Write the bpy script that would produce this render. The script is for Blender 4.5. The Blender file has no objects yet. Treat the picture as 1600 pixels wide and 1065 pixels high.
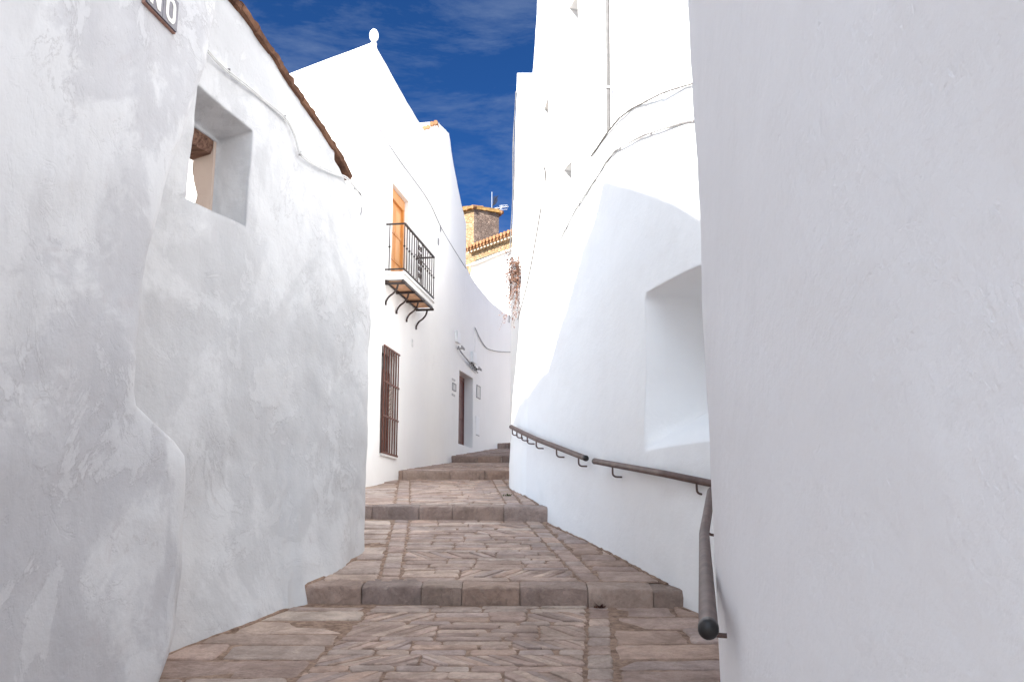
import bpy, bmesh, math, random
from mathutils import Vector, noise, Matrix
random.seed(7)
R = math.radians
S = bpy.context.scene
COL = S.collection

# ------------------------------------------------------------------ helpers
def tag(o, label=None, cat=None, group=None, kind=None):
    if label: o['label'] = label
    if cat: o['category'] = cat
    if group: o['group'] = group
    if kind: o['kind'] = kind
    return o

def thing(name, label, cat, loc, group=None):
    o = bpy.data.objects.new(name, None)
    COL.objects.link(o)
    o.location = loc
    o.empty_display_size = .2
    return tag(o, label, cat, group)

def root_of(o):
    v = Vector(o.location)
    while o.parent:
        o = o.parent
        v += o.location
    return v

def link(name, me, mat, parent=None, angle=40):
    """links a mesh given in world coordinates"""
    o = bpy.data.objects.new(name, me)
    COL.objects.link(o)
    if mat and not me.materials: me.materials.append(mat)
    if parent:
        me.transform(Matrix.Translation(-root_of(parent)))
        o.parent = parent
    if angle:
        me.polygons.foreach_set('use_smooth', [True]*len(me.polygons))
        me.set_sharp_from_angle(angle=R(angle))
    return o

def build(name, vf, mat, parent=None, angle=40):
    me = bpy.data.meshes.new(name)
    me.from_pydata(vf[0], [], vf[1])
    me.validate(); me.update()
    return link(name, me, mat, parent, angle)

def from_bm(name, bm, mat, parent=None, angle=40):
    me = bpy.data.meshes.new(name)
    bmesh.ops.recalc_face_normals(bm, faces=bm.faces)
    bm.to_mesh(me); bm.free()
    return link(name, me, mat, parent, angle)

def hull(pts):
    bm = bmesh.new()
    for p in pts: bm.verts.new(p)
    r = bmesh.ops.convex_hull(bm, input=bm.verts)
    return bm

def cut(o, bms):
    """boolean difference of o (world mesh, not yet parented) with closed cutters"""
    tmp = []
    for bm in bms:
        me = bpy.data.meshes.new('tmp'); bmesh.ops.recalc_face_normals(bm, faces=bm.faces)
        bm.to_mesh(me); bm.free()
        c = bpy.data.objects.new('tmp', me); COL.objects.link(c); tmp.append(c)
        m = o.modifiers.new('b', 'BOOLEAN'); m.operation = 'DIFFERENCE'; m.solver = 'EXACT'; m.object = c
        if o.parent: c.location = root_of(o) - root_of(o)
    if o.parent:
        for c in tmp: c.data.transform(Matrix.Translation(-root_of(o))); c.parent = o
    dg = bpy.context.evaluated_depsgraph_get(); dg.update()
    me = bpy.data.meshes.new_from_object(o.evaluated_get(dg))
    o.modifiers.clear()
    o.data = me
    for c in tmp: bpy.data.objects.remove(c)
    me.polygons.foreach_set('use_smooth', [True]*len(me.polygons))
    me.set_sharp_from_angle(angle=R(35))
    return o

def nz(x, y, z, sc, oct=3):
    return noise.fractal(Vector((x*sc, y*sc, z*sc)), 1.0, 2.0, oct)

def resample(path, step):
    """Catmull-free: linear resampling keeping the corners rounded a little"""
    out = []
    for (a, b) in zip(path, path[1:]):
        d = math.hypot(b[0]-a[0], b[1]-a[1]); n = max(1, round(d/step))
        for i in range(n): out.append((a[0]+(b[0]-a[0])*i/n, a[1]+(b[1]-a[1])*i/n))
    out.append(path[-1])
    return out

def chaikin(path, n=2):
    for _ in range(n):
        q = [path[0]]
        for a, b in zip(path, path[1:]):
            q.append((a[0]*.75+b[0]*.25, a[1]*.75+b[1]*.25)); q.append((a[0]*.25+b[0]*.75, a[1]*.25+b[1]*.75))
        q.append(path[-1]); path = q
    return path

def wall(path, zb, zt, thick, step=.06, side=1, disp=None, lump=.015, seed=0, zstep=None, fixed=False, split=None):
    """closed wall: lumpy front along a plan path, flat back. side=1: front is right of the walking direction.
    zb, zt : functions of the plan point"""
    pts = path if fixed else resample(path, step)
    n = len(pts)
    nor = []
    for i in range(n):
        a = pts[max(0, i-1)]; b = pts[min(n-1, i+1)]
        dx, dy = b[0]-a[0], b[1]-a[1]; l = math.hypot(dx, dy) or 1
        nor.append((dy/l*side, -dx/l*side))
    H = max(zt(*p) for p in pts)-min(zb(*p) for p in pts)
    m = max(2, int(H/(zstep or step)))
    V = []; F = []
    for i, (x, y) in enumerate(pts):
        z0, z1 = zb(x, y), zt(x, y)
        for j in range(m+1):
            z = z0+(z1-z0)*j/m
            if split: z = lerp([(0, z0), (.42, 2.6), (.50, split(x, y)), (1, z1)], j/m)
            d = lump*nz(x+seed, y, z, .9, 2)+lump*.35*nz(x, y+seed, z, 4, 2)
            if disp: d += disp(x, y, z)
            V.append((x+nor[i][0]*d, y+nor[i][1]*d, z))
    for i in range(n-1):
        for j in range(m):
            a = i*(m+1)+j; b = a+m+1
            F.append((a, b, b+1, a+1) if side > 0 else (a, a+1, b+1, b))
    k = len(V)
    for i, (x, y) in enumerate(pts):
        th = thick(x, y) if callable(thick) else thick
        for z in (zb(x, y), zt(x, y)):
            V.append((x-nor[i][0]*th, y-nor[i][1]*th, z))
    def q(*f): F.append(f if side > 0 else f[::-1])
    for i in range(n-1):
        b0, t0, b1, t1 = k+2*i, k+2*i+1, k+2*i+2, k+2*i+3
        f0, g0, f1, g1 = i*(m+1), i*(m+1)+m, (i+1)*(m+1), (i+1)*(m+1)+m
        q(b1, b0, t0, t1); q(g0, g1, t1, t0); q(f1, f0, b0, b1)
    q(*([j for j in range(m+1)]+[k+1, k]))
    e = (n-1)*(m+1)
    q(*([e+j for j in range(m, -1, -1)]+[k+2*n-2, k+2*n-1]))
    return V, F

def tube(pts, r, seg=8, caps=True):
    """swept tube along pts"""
    V = []; F = []
    pts = [Vector(p) for p in pts]; n = len(pts)
    up = Vector((0, 0, 1)); prev = None
    for i, p in enumerate(pts):
        t = (pts[min(n-1, i+1)]-pts[max(0, i-1)]).normalized()
        if prev is None:
            a = t.orthogonal().normalized()
        else:
            a = (prev-t*prev.dot(t)).normalized()
        prev = a; b = t.cross(a)
        rr = r(i/(n-1)) if callable(r) else r
        for k in range(seg):
            w = 2*math.pi*k/seg
            V.append(tuple(p+a*math.cos(w)*rr+b*math.sin(w)*rr))
    for i in range(n-1):
        for k in range(seg):
            k2 = (k+1) % seg
            F.append((i*seg+k, i*seg+k2, (i+1)*seg+k2, (i+1)*seg+k))
    if caps:
        F.append(tuple(range(seg-1, -1, -1))); F.append(tuple((n-1)*seg+k for k in range(seg)))
    return V, F

def join(*vfs):
    V = []; F = []
    for v, f in vfs:
        k = len(V); V += list(v); F += [tuple(i+k for i in q) for q in f]
    return V, F

def bar(a, b, w, h, up=(0, 0, 1)):
    """rectangular bar from a to b, w across, h along up"""
    a, b, up = Vector(a), Vector(b), Vector(up)
    t = (b-a).normalized(); s = t.cross(up).normalized(); u = s.cross(t).normalized()
    V = []
    for p in (a, b):
        for i, j in ((-1, -1), (1, -1), (1, 1), (-1, 1)):
            V.append(tuple(p+s*w/2*i+u*h/2*j))
    return V, [(3, 2, 1, 0), (4, 5, 6, 7), (0, 1, 5, 4), (1, 2, 6, 5), (2, 3, 7, 6), (3, 0, 4, 7)]

def lathe(c, prof, seg=20):
    V = []; F = []
    for r, z in prof:
        for k in range(seg):
            w = 2*math.pi*k/seg; V.append((c[0]+r*math.cos(w), c[1]+r*math.sin(w), c[2]+z))
    for i in range(len(prof)-1):
        for k in range(seg):
            k2 = (k+1) % seg; F.append((i*seg+k, i*seg+k2, (i+1)*seg+k2, (i+1)*seg+k))
    F.append(tuple(range(seg-1, -1, -1))); F.append(tuple((len(prof)-1)*seg+k for k in range(seg)))
    return V, F

def smooth_curve(pts, n=8):
    """Catmull-Rom through 3D points"""
    P = [Vector(p) for p in pts]; P = [P[0]*2-P[1]]+P+[P[-1]*2-P[-2]]
    out = []
    for i in range(1, len(P)-2):
        for k in range(n):
            t = k/n
            out.append(.5*((2*P[i])+(-P[i-1]+P[i+1])*t+(2*P[i-1]-5*P[i]+4*P[i+1]-P[i+2])*t*t+(-P[i-1]+3*P[i]-3*P[i+1]+P[i+2])*t**3))
    out.append(P[-2])
    return out

def lerp(tab, x):
    if x <= tab[0][0]: return tab[0][1]
    for (a, va), (b, vb) in zip(tab, tab[1:]):
        if x <= b: return va+(vb-va)*(x-a)/(b-a)
    return tab[-1][1]

# ------------------------------------------------------------------ materials
class Mat:
    def __init__(self, name, rough=.8, spec=.3):
        self.m = bpy.data.materials.new(name); self.m.use_nodes = True
        self.t = self.m.node_tree; self.n = self.t.nodes
        self.b = self.n['Principled BSDF']
        self.b.inputs['Roughness'].default_value = rough
        self.b.inputs['Specular IOR Level'].default_value = spec
        g = self.n.new('ShaderNodeNewGeometry'); self.pos = g.outputs['Position']
    def L(self, a, b): self.t.links.new(a, b)
    def noise(self, scale, detail=6, rough=.6, vec=None, dist=0, stretch=None):
        x = self.n.new('ShaderNodeTexNoise')
        x.inputs['Scale'].default_value = scale; x.inputs['Detail'].default_value = detail
        x.inputs['Roughness'].default_value = rough; x.inputs['Distortion'].default_value = dist
        v = vec or self.pos
        if stretch:
            mp = self.n.new('ShaderNodeMapping'); mp.inputs['Scale'].default_value = stretch
            self.L(v, mp.inputs['Vector']); v = mp.outputs['Vector']
        self.L(v, x.inputs['Vector'])
        return x.outputs['Fac']
    def ramp(self, fac, stops):
        r = self.n.new('ShaderNodeValToRGB'); e = r.color_ramp.elements
        while len(e) < len(stops): e.new(.5)
        for el, (p, c) in zip(e, stops):
            el.position = p; el.color = (c, c, c, 1) if not isinstance(c, tuple) else (*c, 1)
        self.L(fac, r.inputs['Fac'])
        return r.outputs['Color']
    def mix(self, fac, a, b, mode='MIX'):
        x = self.n.new('ShaderNodeMix'); x.data_type = 'RGBA'; x.blend_type = mode
        for sock, v in ((x.inputs[0], fac), (x.inputs[6], a), (x.inputs[7], b)):
            if hasattr(v, 'is_linked') or hasattr(v, 'links'): self.L(v, sock)
            elif isinstance(v, tuple): sock.default_value = (*v, 1)
            else: sock.default_value = v
        return x.outputs[2]
    def math(self, op, a, b=0.):
        x = self.n.new('ShaderNodeMath'); x.operation = op
        for s, v in ((x.inputs[0], a), (x.inputs[1], b)):
            if hasattr(v, 'links'): self.L(v, s)
            else: s.default_value = v
        return x.outputs[0]
    def bump(self, h, strength, dist, prev=None):
        x = self.n.new('ShaderNodeBump'); x.inputs['Strength'].default_value = strength
        x.inputs['Distance'].default_value = dist
        self.L(h, x.inputs['Height'])
        if prev is not None: self.L(prev, x.inputs['Normal'])
        return x.outputs['Normal']
    def color(self, c):
        if isinstance(c, tuple): self.b.inputs['Base Color'].default_value = (*c, 1)
        else: self.L(c, self.b.inputs['Base Color'])
    def normal(self, nrm): self.L(nrm, self.b.inputs['Normal'])
    def bevel(self, r):
        x = self.n.new('ShaderNodeBevel'); x.samples = 4; x.inputs['Radius'].default_value = r
        return x.outputs['Normal']

def plaster(name, base=(.80, .795, .785), grey=(.55, .545, .56), amount=.0, bumps=1., flake=0., bev=.012, warm=None, streak=.0, brush=.0):
    M = Mat(name, .85, .25)
    c = M.mix(M.ramp(M.noise(1.3, 5, .55), [(.35, 0.), (.7, 1.)]), base, tuple(v*.965 for v in base))
    nrm = M.bevel(bev) if bev else None
    if amount:
        big = M.noise(.75, 9, .66, dist=.5)
        mask = M.ramp(big, [(.47, 0.), (.515, .7), (.64, 1.)])
        c = M.mix(M.math('MULTIPLY', mask, amount), c, grey)
        st = M.noise(1.0, 7, .62, stretch=(2.2, 2.2, .7))
        m2 = M.ramp(st, [(.5, 0.), (.62, 1.)])
        c = M.mix(M.math('MULTIPLY', m2, amount*.35), c, tuple(v*.9 for v in grey))
        sm = M.ramp(M.noise(3.2, 8, .7, dist=.8), [(.60, 0.), (.68, 1.)])
        c = M.mix(M.math('MULTIPLY', sm, amount*.6), c, (.45, .42, .43))
        wh = M.ramp(M.noise(1.7, 9, .7, dist=.6), [(.56, 0.), (.585, 1.)])
        c = M.mix(M.math('MULTIPLY', wh, amount*.7), c, base)
    if warm:
        wm = M.ramp(M.noise(2.1, 7, .65), [(.62, 0.), (.72, 1.)])
        c = M.mix(M.math('MULTIPLY', wm, warm), c, (.62, .56, .47))
    if streak:
        s1 = M.ramp(M.noise(1.0, 6, .6, stretch=(7, 7, .35)), [(.55, 0.), (.75, 1.)])
        c = M.mix(M.math('MULTIPLY', s1, streak), c, (.64, .60, .55))
    if flake:
        ed = M.ramp(M.noise(1.7, 9, .7, dist=.6), [(.548, 0.), (.557, 1.), (.572, 0.)])
        em = M.ramp(M.noise(.9, 4, .6), [(.48, 0.), (.6, 1.)])
        c = M.mix(M.math('MULTIPLY', M.math('MULTIPLY', ed, em), .5*flake), c, (.27, .25, .25))
        sp_ = M.ramp(M.noise(7.5, 4, .6), [(.68, 0.), (.72, 1.)])
        c = M.mix(M.math('MULTIPLY', sp_, .3*flake), c, (.38, .355, .35))
    M.color(c)
    if flake:
        f = M.ramp(M.noise(1.7, 9, .7, dist=.6), [(.548, 0.), (.575, 1.)])
        nrm = M.bump(f, .42*flake, .006, nrm)
        f2 = M.ramp(M.noise(2.9, 7, .65, dist=.9), [(.60, 1.), (.625, 0.)])
        nrm = M.bump(f2, .5*flake, .005, nrm)
        ln = M.noise(1.15, 8, .62, dist=.4)
        crk = M.ramp(M.math('ABSOLUTE', M.math('SUBTRACT', ln, .5)), [(.0, 0.), (.008, 1.)])
        nrm = M.bump(crk, .12*flake, .003, nrm)
    nrm = M.bump(M.noise(5, 6, .6), .55*bumps, .022, nrm)
    if brush:
        nrm = M.bump(M.noise(1., 5, .6, stretch=(7, 7, 26), dist=.3), .3*brush, .006, nrm)
        pt = M.ramp(M.noise(.9, 8, .7, dist=.8), [(.54, 0.), (.555, 1.)])
        nrm = M.bump(pt, .35*brush, .003, nrm)
    nrm = M.bump(M.noise(42, 5, .65), .35*bumps, .0035, nrm)
    pit = M.ramp(M.noise(23, 3, .5), [(.66, 1.), (.74, 0.)])
    nrm = M.bump(pit, .25*bumps, .004, nrm)
    M.normal(nrm)
    return M.m

M_old = plaster('old_limewash', (.62, .62, .626), (.41, .405, .425), .68, 1.0, .8, 0, warm=.12)
M_ruin = plaster('ruin_limewash', (.625, .625, .628), (.45, .45, .458), .60, 1.0, .6, .05, warm=.06)
M_white = plaster('fresh_limewash', (.87, .87, .865), bumps=.7, bev=.03, streak=.05, brush=.5)
M_white2 = plaster('house_limewash', (.86, .85, .83), bumps=.45, bev=.025, streak=.10)
M_roll = plaster('rolled_limewash', (.85, .85, .868), bumps=.8, flake=.10, bev=0, brush=.55)
M_pink = plaster('bare_plaster', (.62, .50, .42), bumps=1., bev=.01, warm=.4)

def simple(name, col, rough=.6, var=.25, scale=20, bump=.2, metal=0., spec=.3, dist=.003):
    M = Mat(name, rough, spec)
    n = M.noise(scale, 6, .6)
    M.color(M.mix(M.ramp(n, [(.3, 0.), (.7, 1.)]), tuple(v*(1-var) for v in col), tuple(min(1, v*(1+var)) for v in col)))
    M.b.inputs['Metallic'].default_value = metal
    if bump: M.normal(M.bump(n, bump, dist))
    return M.m

M_iron = simple('painted_iron', (.045, .032, .028), .5, .35, 30, .15)
M_rail = Mat('brown_pipe', .5, .3)
_n = M_rail.noise(9, 6, .65); _n2 = M_rail.noise(55, 4, .6)
M_rail.color(M_rail.mix(M_rail.ramp(_n, [(.35, 0.), (.66, 1.)]), (.085, .052, .045), (.15, .098, .086)))
M_rail.normal(M_rail.bump(_n2, .2, .001)); M_rail = M_rail.m
M_cap = simple('black_end_cap', (.02, .018, .018), .35, .2, 30, .05)
M_cable = simple('white_cable', (.66, .655, .64), .6, .12, 14, .1)
M_cable_grey = simple('grey_cable', (.33, .32, .32), .6, .2, 14, .1)
M_tile = Mat('roof_tile', .85)
M_tile.color(M_tile.mix(M_tile.ramp(M_tile.noise(6, 7, .7), [(.35, 0.), (.65, 1.)]), (.075, .034, .022), (.24, .12, .07)))
M_tile.normal(M_tile.bump(M_tile.noise(25, 6, .7), .8, .01)); M_tile = M_tile.m
M_tile_o = Mat('church_tile', .85)
M_tile_o.color(M_tile_o.mix(M_tile_o.ramp(M_tile_o.noise(3, 7, .7), [(.35, 0.), (.65, 1.)]), (.20, .09, .04), (.40, .21, .10)))
M_tile_o.normal(M_tile_o.bump(M_tile_o.noise(10, 6, .7), .8, .02)); M_tile_o = M_tile_o.m
M_lichen = simple('lichen_ridge', (.22, .125, .04), .9, .5, 5, .6, dist=.02)

def wood(name, a, b, rough=.5, grain=(14, 14, 1.2), bump=.3):
    M = Mat(name, rough, .4)
    n = M.noise(2.5, 7, .65, stretch=grain, dist=.4)
    M.color(M.mix(M.ramp(n, [(.35, 0.), (.65, 1.)]), a, b)); M.normal(M.bump(n, bump, .003))
    return M.m
M_orange = wood('orange_varnish', (.56, .22, .05), (.74, .34, .10), .4)
M_door = wood('red_brown_door', (.085, .026, .022), (.17, .058, .048), .5)
M_shut = wood('dark_shutter', (.05, .022, .018), (.11, .05, .042), .5)
M_beam = wood('rough_beam', (.07, .032, .022), (.25, .14, .095), .9, (1.5, 12, 12), 1.)
M_terra = Mat('terracotta_boards', .8)
M_terra.color(M_terra.mix(M_terra.ramp(M_terra.noise(9, 6, .6), [(.3, 0.), (.7, 1.)]), (.50, .27, .15), (.72, .44, .28))); M_terra = M_terra.m

M_glass = Mat('dark_glass', .08, .5); M_glass.color((.03, .028, .028)); M_glass = M_glass.m
M_pipe = simple('shadow_grey_pipe', (.095, .09, .088), .6, .25, 14, .1)  # pipe colour darkened to stand in for a shadowed gap
M_line = simple('dark_cable', (.17, .16, .155), .6, .25, 14, .1)  # cable colour darkened so the sunlit wall doesn't wash it out
M_slit = simple('slit_shade', (.05, .048, .047), .8, .3, 14, .1)
M_ins = simple('black_insulator', (.012, .012, .014), .3, .2, 20, 0)
M_slate = simple('blue_grey_glaze', (.085, .078, .105), .3, .25, 18, .1)
M_cream = simple('cream_glaze', (.68, .66, .60), .3, .08, 18, .05)
M_clay = simple('clay_edge', (.33, .19, .15), .8, .25, 30, .2)
M_plaq = simple('grey_plaque', (.46, .45, .45), .5, .15, 30, .1)
M_plaqd = simple('dark_plaque_ink', (.2, .19, .2), .5, .2, 60, .1)
M_grey = simple('vent_grey', (.30, .30, .31), .5, .2, 40, .1)
M_galv = simple('galvanised', (.35, .36, .38), .4, .2, 30, .1, .6)

def stonewall(name, a, b, mort, scale, dark=0.):
    M = Mat(name, .9, .2)
    mp = M.n.new('ShaderNodeMapping'); mp.inputs['Scale'].default_value = (1, 1, 1.6); M.L(M.pos, mp.inputs['Vector'])
    v = M.n.new('ShaderNodeTexVoronoi'); v.inputs['Scale'].default_value = scale; M.L(mp.outputs['Vector'], v.inputs['Vector'])
    e = M.n.new('ShaderNodeTexVoronoi'); e.feature = 'DISTANCE_TO_EDGE'; e.inputs['Scale'].default_value = scale; M.L(mp.outputs['Vector'], e.inputs['Vector'])
    sp = M.n.new('ShaderNodeSeparateColor'); M.L(v.outputs['Color'], sp.inputs['Color'])
    c = M.mix(sp.outputs[0], a, b)
    c = M.mix(M.ramp(M.noise(7, 8, .75), [(.42, 0.), (.62, .65)]), c, tuple(x*.5 for x in a))
    ed = M.ramp(e.outputs['Distance'], [(.02, 1.), (.10, 0.)])
    c = M.mix(M.math('MULTIPLY', ed, .45), c, mort)
    if dark:
        c = M.mix(M.math('MULTIPLY', M.ramp(M.noise(1.6, 9, .75), [(.40, 0.), (.56, 1.)]), dark), c, (.10, .075, .065))
    M.color(c)
    M.normal(M.bump(M.ramp(e.outputs['Distance'], [(.0, 0.), (.12, 1.)]), .8, .05, M.bump(M.noise(12, 6, .7), .6, .03)))
    return M.m
M_ochre = stonewall('ochre_rubble', (.30, .19, .095), (.42, .29, .17), (.36, .27, .18), 5.5)
M_towerdark = stonewall('dark_rubble', (.20, .135, .105), (.32, .235, .185), (.24, .18, .14), 6.5, .55)

# paving: colour of each stone comes from a colour attribute
def paving(name):
    M = Mat(name, .72, .35)
    at = M.n.new('ShaderNodeAttribute'); at.attribute_name = 'stone'
    c = M.mix(1., at.outputs['Color'], (1.70, 1.74, 1.70), 'MULTIPLY')
    n1 = M.noise(3.4, 8, .72, dist=.5); n2 = M.noise(30, 7, .72)
    c = M.mix(M.math('MULTIPLY', M.ramp(n1, [(.40, 0.), (.60, 1.)]), .72), c, M.mix(.55, c, (.085, .055, .043)))
    c = M.mix(M.math('MULTIPLY', M.ramp(n2, [(.45, 0.), (.70, 1.)]), .5), c, M.mix(.6, c, (.10, .066, .052)))
    lt = M.ramp(M.noise(11, 7, .72, dist=.6), [(.57, 0.), (.68, 1.)])
    c = M.mix(M.math('MULTIPLY', lt, .5), c, (.42, .34, .285))
    dots = M.ramp(M.noise(95, 2, .4), [(.80, 0.), (.83, 1.)])
    c = M.mix(M.math('MULTIPLY', dots, .7), c, (.5, .46, .42))
    M.color(c)
    nr = M.bump(M.noise(4, 5, .6), .5, .02)
    nr = M.bump(n2, .75, .010, nr)
    nr = M.bump(M.ramp(M.noise(9, 8, .72, dist=.7, stretch=(1, 2.2, 1)), [(.44, 0.), (.52, 1.)]), .6, .007, nr)
    nr = M.bump(M.noise(120, 4, .7), .4, .002, nr)
    M.normal(nr)
    rg = M.ramp(n1, [(.3, .55), (.7, .85)]); M.L(rg, M.b.inputs['Roughness'])
    return M.m
M_pave = paving('paving_stone')
M_dirt = Mat('earth_joint', .95, .1)
M_dirt.color(M_dirt.mix(M_dirt.ramp(M_dirt.noise(14, 8, .7), [(.35, 0.), (.66, 1.)]), (.15, .095, .07), (.40, .28, .21)))
M_dirt.normal(M_dirt.bump(M_dirt.noise(50, 8, .8), .9, .01)); M_dirt = M_dirt.m
M_ground = simple('dry_earth', (.24, .17, .11), .95, .35, 2, .5, dist=.05)

# ------------------------------------------------------------------ street profile (eye height is z = 0)
ST = [8.1, 11.6, 16.2, 20.0, 24.0]
TR = [(-.566, .145, 8.1), (-.426, .169, 8.1), (.318, .121, 11.6), (1.017, .107, 16.2), (1.556, .123, 20.0), (2.181, .10, 24.0)]
def edge_y(k, x):            # plan line of step k
    c = [8.10-.055*x, 11.5-.10*(x+.3), 16.25-.05*(x+1), 20.0-.03*x, 24.0][k]
    return c+.018*nz(x, k*7.3, 0, 1.1, 2)
def plane(k, y): z, m, y0 = TR[k]; return z+m*(y-y0)
def tread_of(x, y):
    k = 0
    while k < 5 and y > edge_y(k, x): k += 1
    return k
def gz(x, y): return plane(tread_of(x, y), y)

# the terrain: one sheet to the horizon
V = []; F = []
xs = [-900, -300, -100, -40, -15, -6, -2.5, 0, 2.5, 6, 15, 40, 100, 300, 900]
ys = [-900, -300, -100, -40, -15, -5, 0, 4, 8, 11.5, 16, 20, 24, 28, 33, 45, 60, 100, 300, 900]
def tz(y): return lerp([(-900, -60), (-15, -4), (0, -2.0), (8, -.95), (11.5, -.2), (16, .45), (20, 1.05), (24, 1.7), (33, 2.8), (45, 4), (900, 4)], y)
for y in ys:
    for x in xs: V.append((x, y, tz(y)-max(0, abs(x)-60)*.05))
nx = len(xs)
for j in range(len(ys)-1):
    for i in range(nx-1): F.append((j*nx+i, j*nx+i+1, (j+1)*nx+i+1, (j+1)*nx+i))
tag(build('ground', (V, F), M_ground, angle=0), kind='structure')

# ------------------------------------------------------------------ paving
PAL = [(.27, .185, .15), (.30, .205, .17), (.235, .165, .14), (.33, .235, .19), (.26, .195, .18), (.29, .22, .20), (.35, .255, .205), (.22, .145, .12), (.31, .20, .15)]
GREY = [(.29, .225, .195), (.33, .26, .225), (.27, .205, .18), (.36, .29, .245)]
class Stones:
    def __init__(self): self.V = []; self.F = []; self.C = []
    def add(self, poly, k, col, h=.012, tilt=.005, bev=.010, jit=.006, sub=.10):
        # poly: list of (x, y) counter-clockwise; rounded outline, bevelled top
        P = []
        n = len(poly)
        for i in range(n):
            a, b, c = Vector(poly[i-1]), Vector(poly[i]), Vector(poly[(i+1) % n])
            r = min(.03, .28*(a-b).length, .28*(c-b).length)
            P.append(b+(a-b).normalized()*r); P.append(b+(a-b).normalized()*r*.3+(c-b).normalized()*r*.3); 
            q0 = b+(c-b).normalized()*r; P.append(q0)
            d = (c-b).length-2*r
            m = int(d/sub)
            for t in range(1, m+1): P.append(q0+(c-b).normalized()*d*t/(m+1))
        P = [p+Vector((random.uniform(-jit, jit), random.uniform(-jit, jit))) for p in P]
        cx = sum(p.x for p in P)/len(P); cy = sum(p.y for p in P)/len(P)
        tx, ty = random.uniform(-tilt, tilt)*2, random.uniform(-tilt, tilt)*2; dh = random.uniform(-tilt, tilt)
        base = len(self.V); N = len(P)
        def zz(x, y): return plane(k, y)+dh+tx*(x-cx)+ty*(y-cy)
        for p in P: self.V.append((p.x, p.y, plane(k, p.y)-.045))
        for p in P: self.V.append((p.x, p.y, zz(p.x, p.y)-bev*.7))
        for p in P:
            d = Vector((cx-p.x, cy-p.y)); l = d.length or 1; q = p+d/l*min(bev*.45, l*.3)
            self.V.append((q.x, q.y, zz(q.x, q.y)-bev*.2))
        for p in P:
            d = Vector((cx-p.x, cy-p.y)); l = d.length or 1; q = p+d/l*min(bev*1.5, l*.5)
            self.V.append((q.x, q.y, zz(q.x, q.y)))
        for rr in range(3):
            for i in range(N):
                j = (i+1) % N
                self.F.append((base+rr*N+i, base+rr*N+j, base+(rr+1)*N+j, base+(rr+1)*N+i)); self.C.append(col)
        self.F.append(tuple(base+3*N+i for i in range(N))); self.C.append(col)
    def build(self, name, mat):
        me = bpy.data.meshes.new(name); me.from_pydata(self.V, [], self.F); me.update()
        at = me.color_attributes.new('stone', 'FLOAT_COLOR', 'CORNER')
        data = []
        for p in me.polygons:
            c = self.C[p.index]
            for _ in p.loop_indices: data += [c[0], c[1], c[2], 1]
        at.data.foreach_set('color', data)
        return link(name, me, mat, None, 50)

def colr(pal=PAL, v=.12):
    c = random.choice(pal); c = tuple(a*.6+b*.4 for a, b in zip(c, (.285, .205, .175))); s = random.uniform(1-v, 1+v); return tuple(x*s for x in c)

def rowband(st, k, x0, x1, ya, yb, l0, l1, pal=PAL, gap=.014, jit=.006):
    """one course of long stones across the street, x0/x1 functions of y"""
    ym = (ya+yb)/2; x = x0(ym); X = x1(ym); first = True
    while x < X-.05:
        L = random.uniform(l0, l1); e = x+L
        if X-e < l0*.6: e = X
        s1, s2 = random.uniform(-.02, .02), random.uniform(-.02, .02)
        w1, w2 = random.uniform(-.012, .012), random.uniform(-.012, .012)
        st.add([(x+gap/2, ya+gap/2+w1), (e-gap/2, ya+gap/2+w2), (e-gap/2+s1, yb-gap/2+w2), (x+gap/2+s2, yb-gap/2+w1)], k, colr(pal), jit=jit)
        x = e

def herring(st, k, x0, x1, ya, yb):
    """panels of thin slabs set on the slant, turning at each panel"""
    ym = (ya+yb)/2; h = yb-ya; x = x0(ym); X = x1(ym); d = random.choice((-1, 1))
    while x < X-.08:
        w = random.uniform(.5, 1.0); e = min(X, x+w)
        if X-e < .25: e = X
        if random.random() < .42:           # a run of long stones instead
            m = 2 if h < .32 else 3
            for i in range(m): rowband(st, k, lambda y: x, lambda y: e, ya+h*i/m, ya+h*(i+1)/m, .2, .48, gap=.012)
        else:
            sl = h*random.uniform(.55, 1.0)*d
            q = x-max(0, sl)
            while q < e-min(0, sl):
                t = random.uniform(.05, .10)
                poly = [(q, ya+.006), (q+t, ya+.006), (q+t+sl, yb-.006), (q+sl, yb-.006)]
                # clip to the panel in x
                poly = clipx(clipx(poly, x+.004, 1), e-.004, -1)
                if len(poly) >= 3 and area(poly) > .0012:
                    st.add(shrink(poly, .004), k, colr(PAL, .16), bev=.008, jit=.004, tilt=.007)
                q += t
            d = -d
        x = e
def clipx(p, c, s):
    out = []
    for a, b in zip(p, p[1:]+p[:1]):
        ia, ib = s*(a[0]-c) >= 0, s*(b[0]-c) >= 0
        if ia: out.append(a)
        if ia != ib:
            t = (c-a[0])/(b[0]-a[0]); out.append((c, a[1]+t*(b[1]-a[1])))
    q = []
    for v in out:
        if not q or (abs(v[0]-q[-1][0])+abs(v[1]-q[-1][1])) > .004: q.append(v)
    if len(q) > 1 and abs(q[0][0]-q[-1][0])+abs(q[0][1]-q[-1][1]) < .004: q.pop()
    return q
def area(p): return .5*sum(a[0]*b[1]-b[0]*a[1] for a, b in zip(p, p[1:]+p[:1]))
def shrink(p, g):
    cx = sum(v[0] for v in p)/len(p); cy = sum(v[1] for v in p)/len(p)
    out = []
    for x, y in p:
        l = math.hypot(x-cx, y-cy) or 1; out.append((x+(cx-x)/l*g, y+(cy-y)/l*g))
    return out

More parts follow.
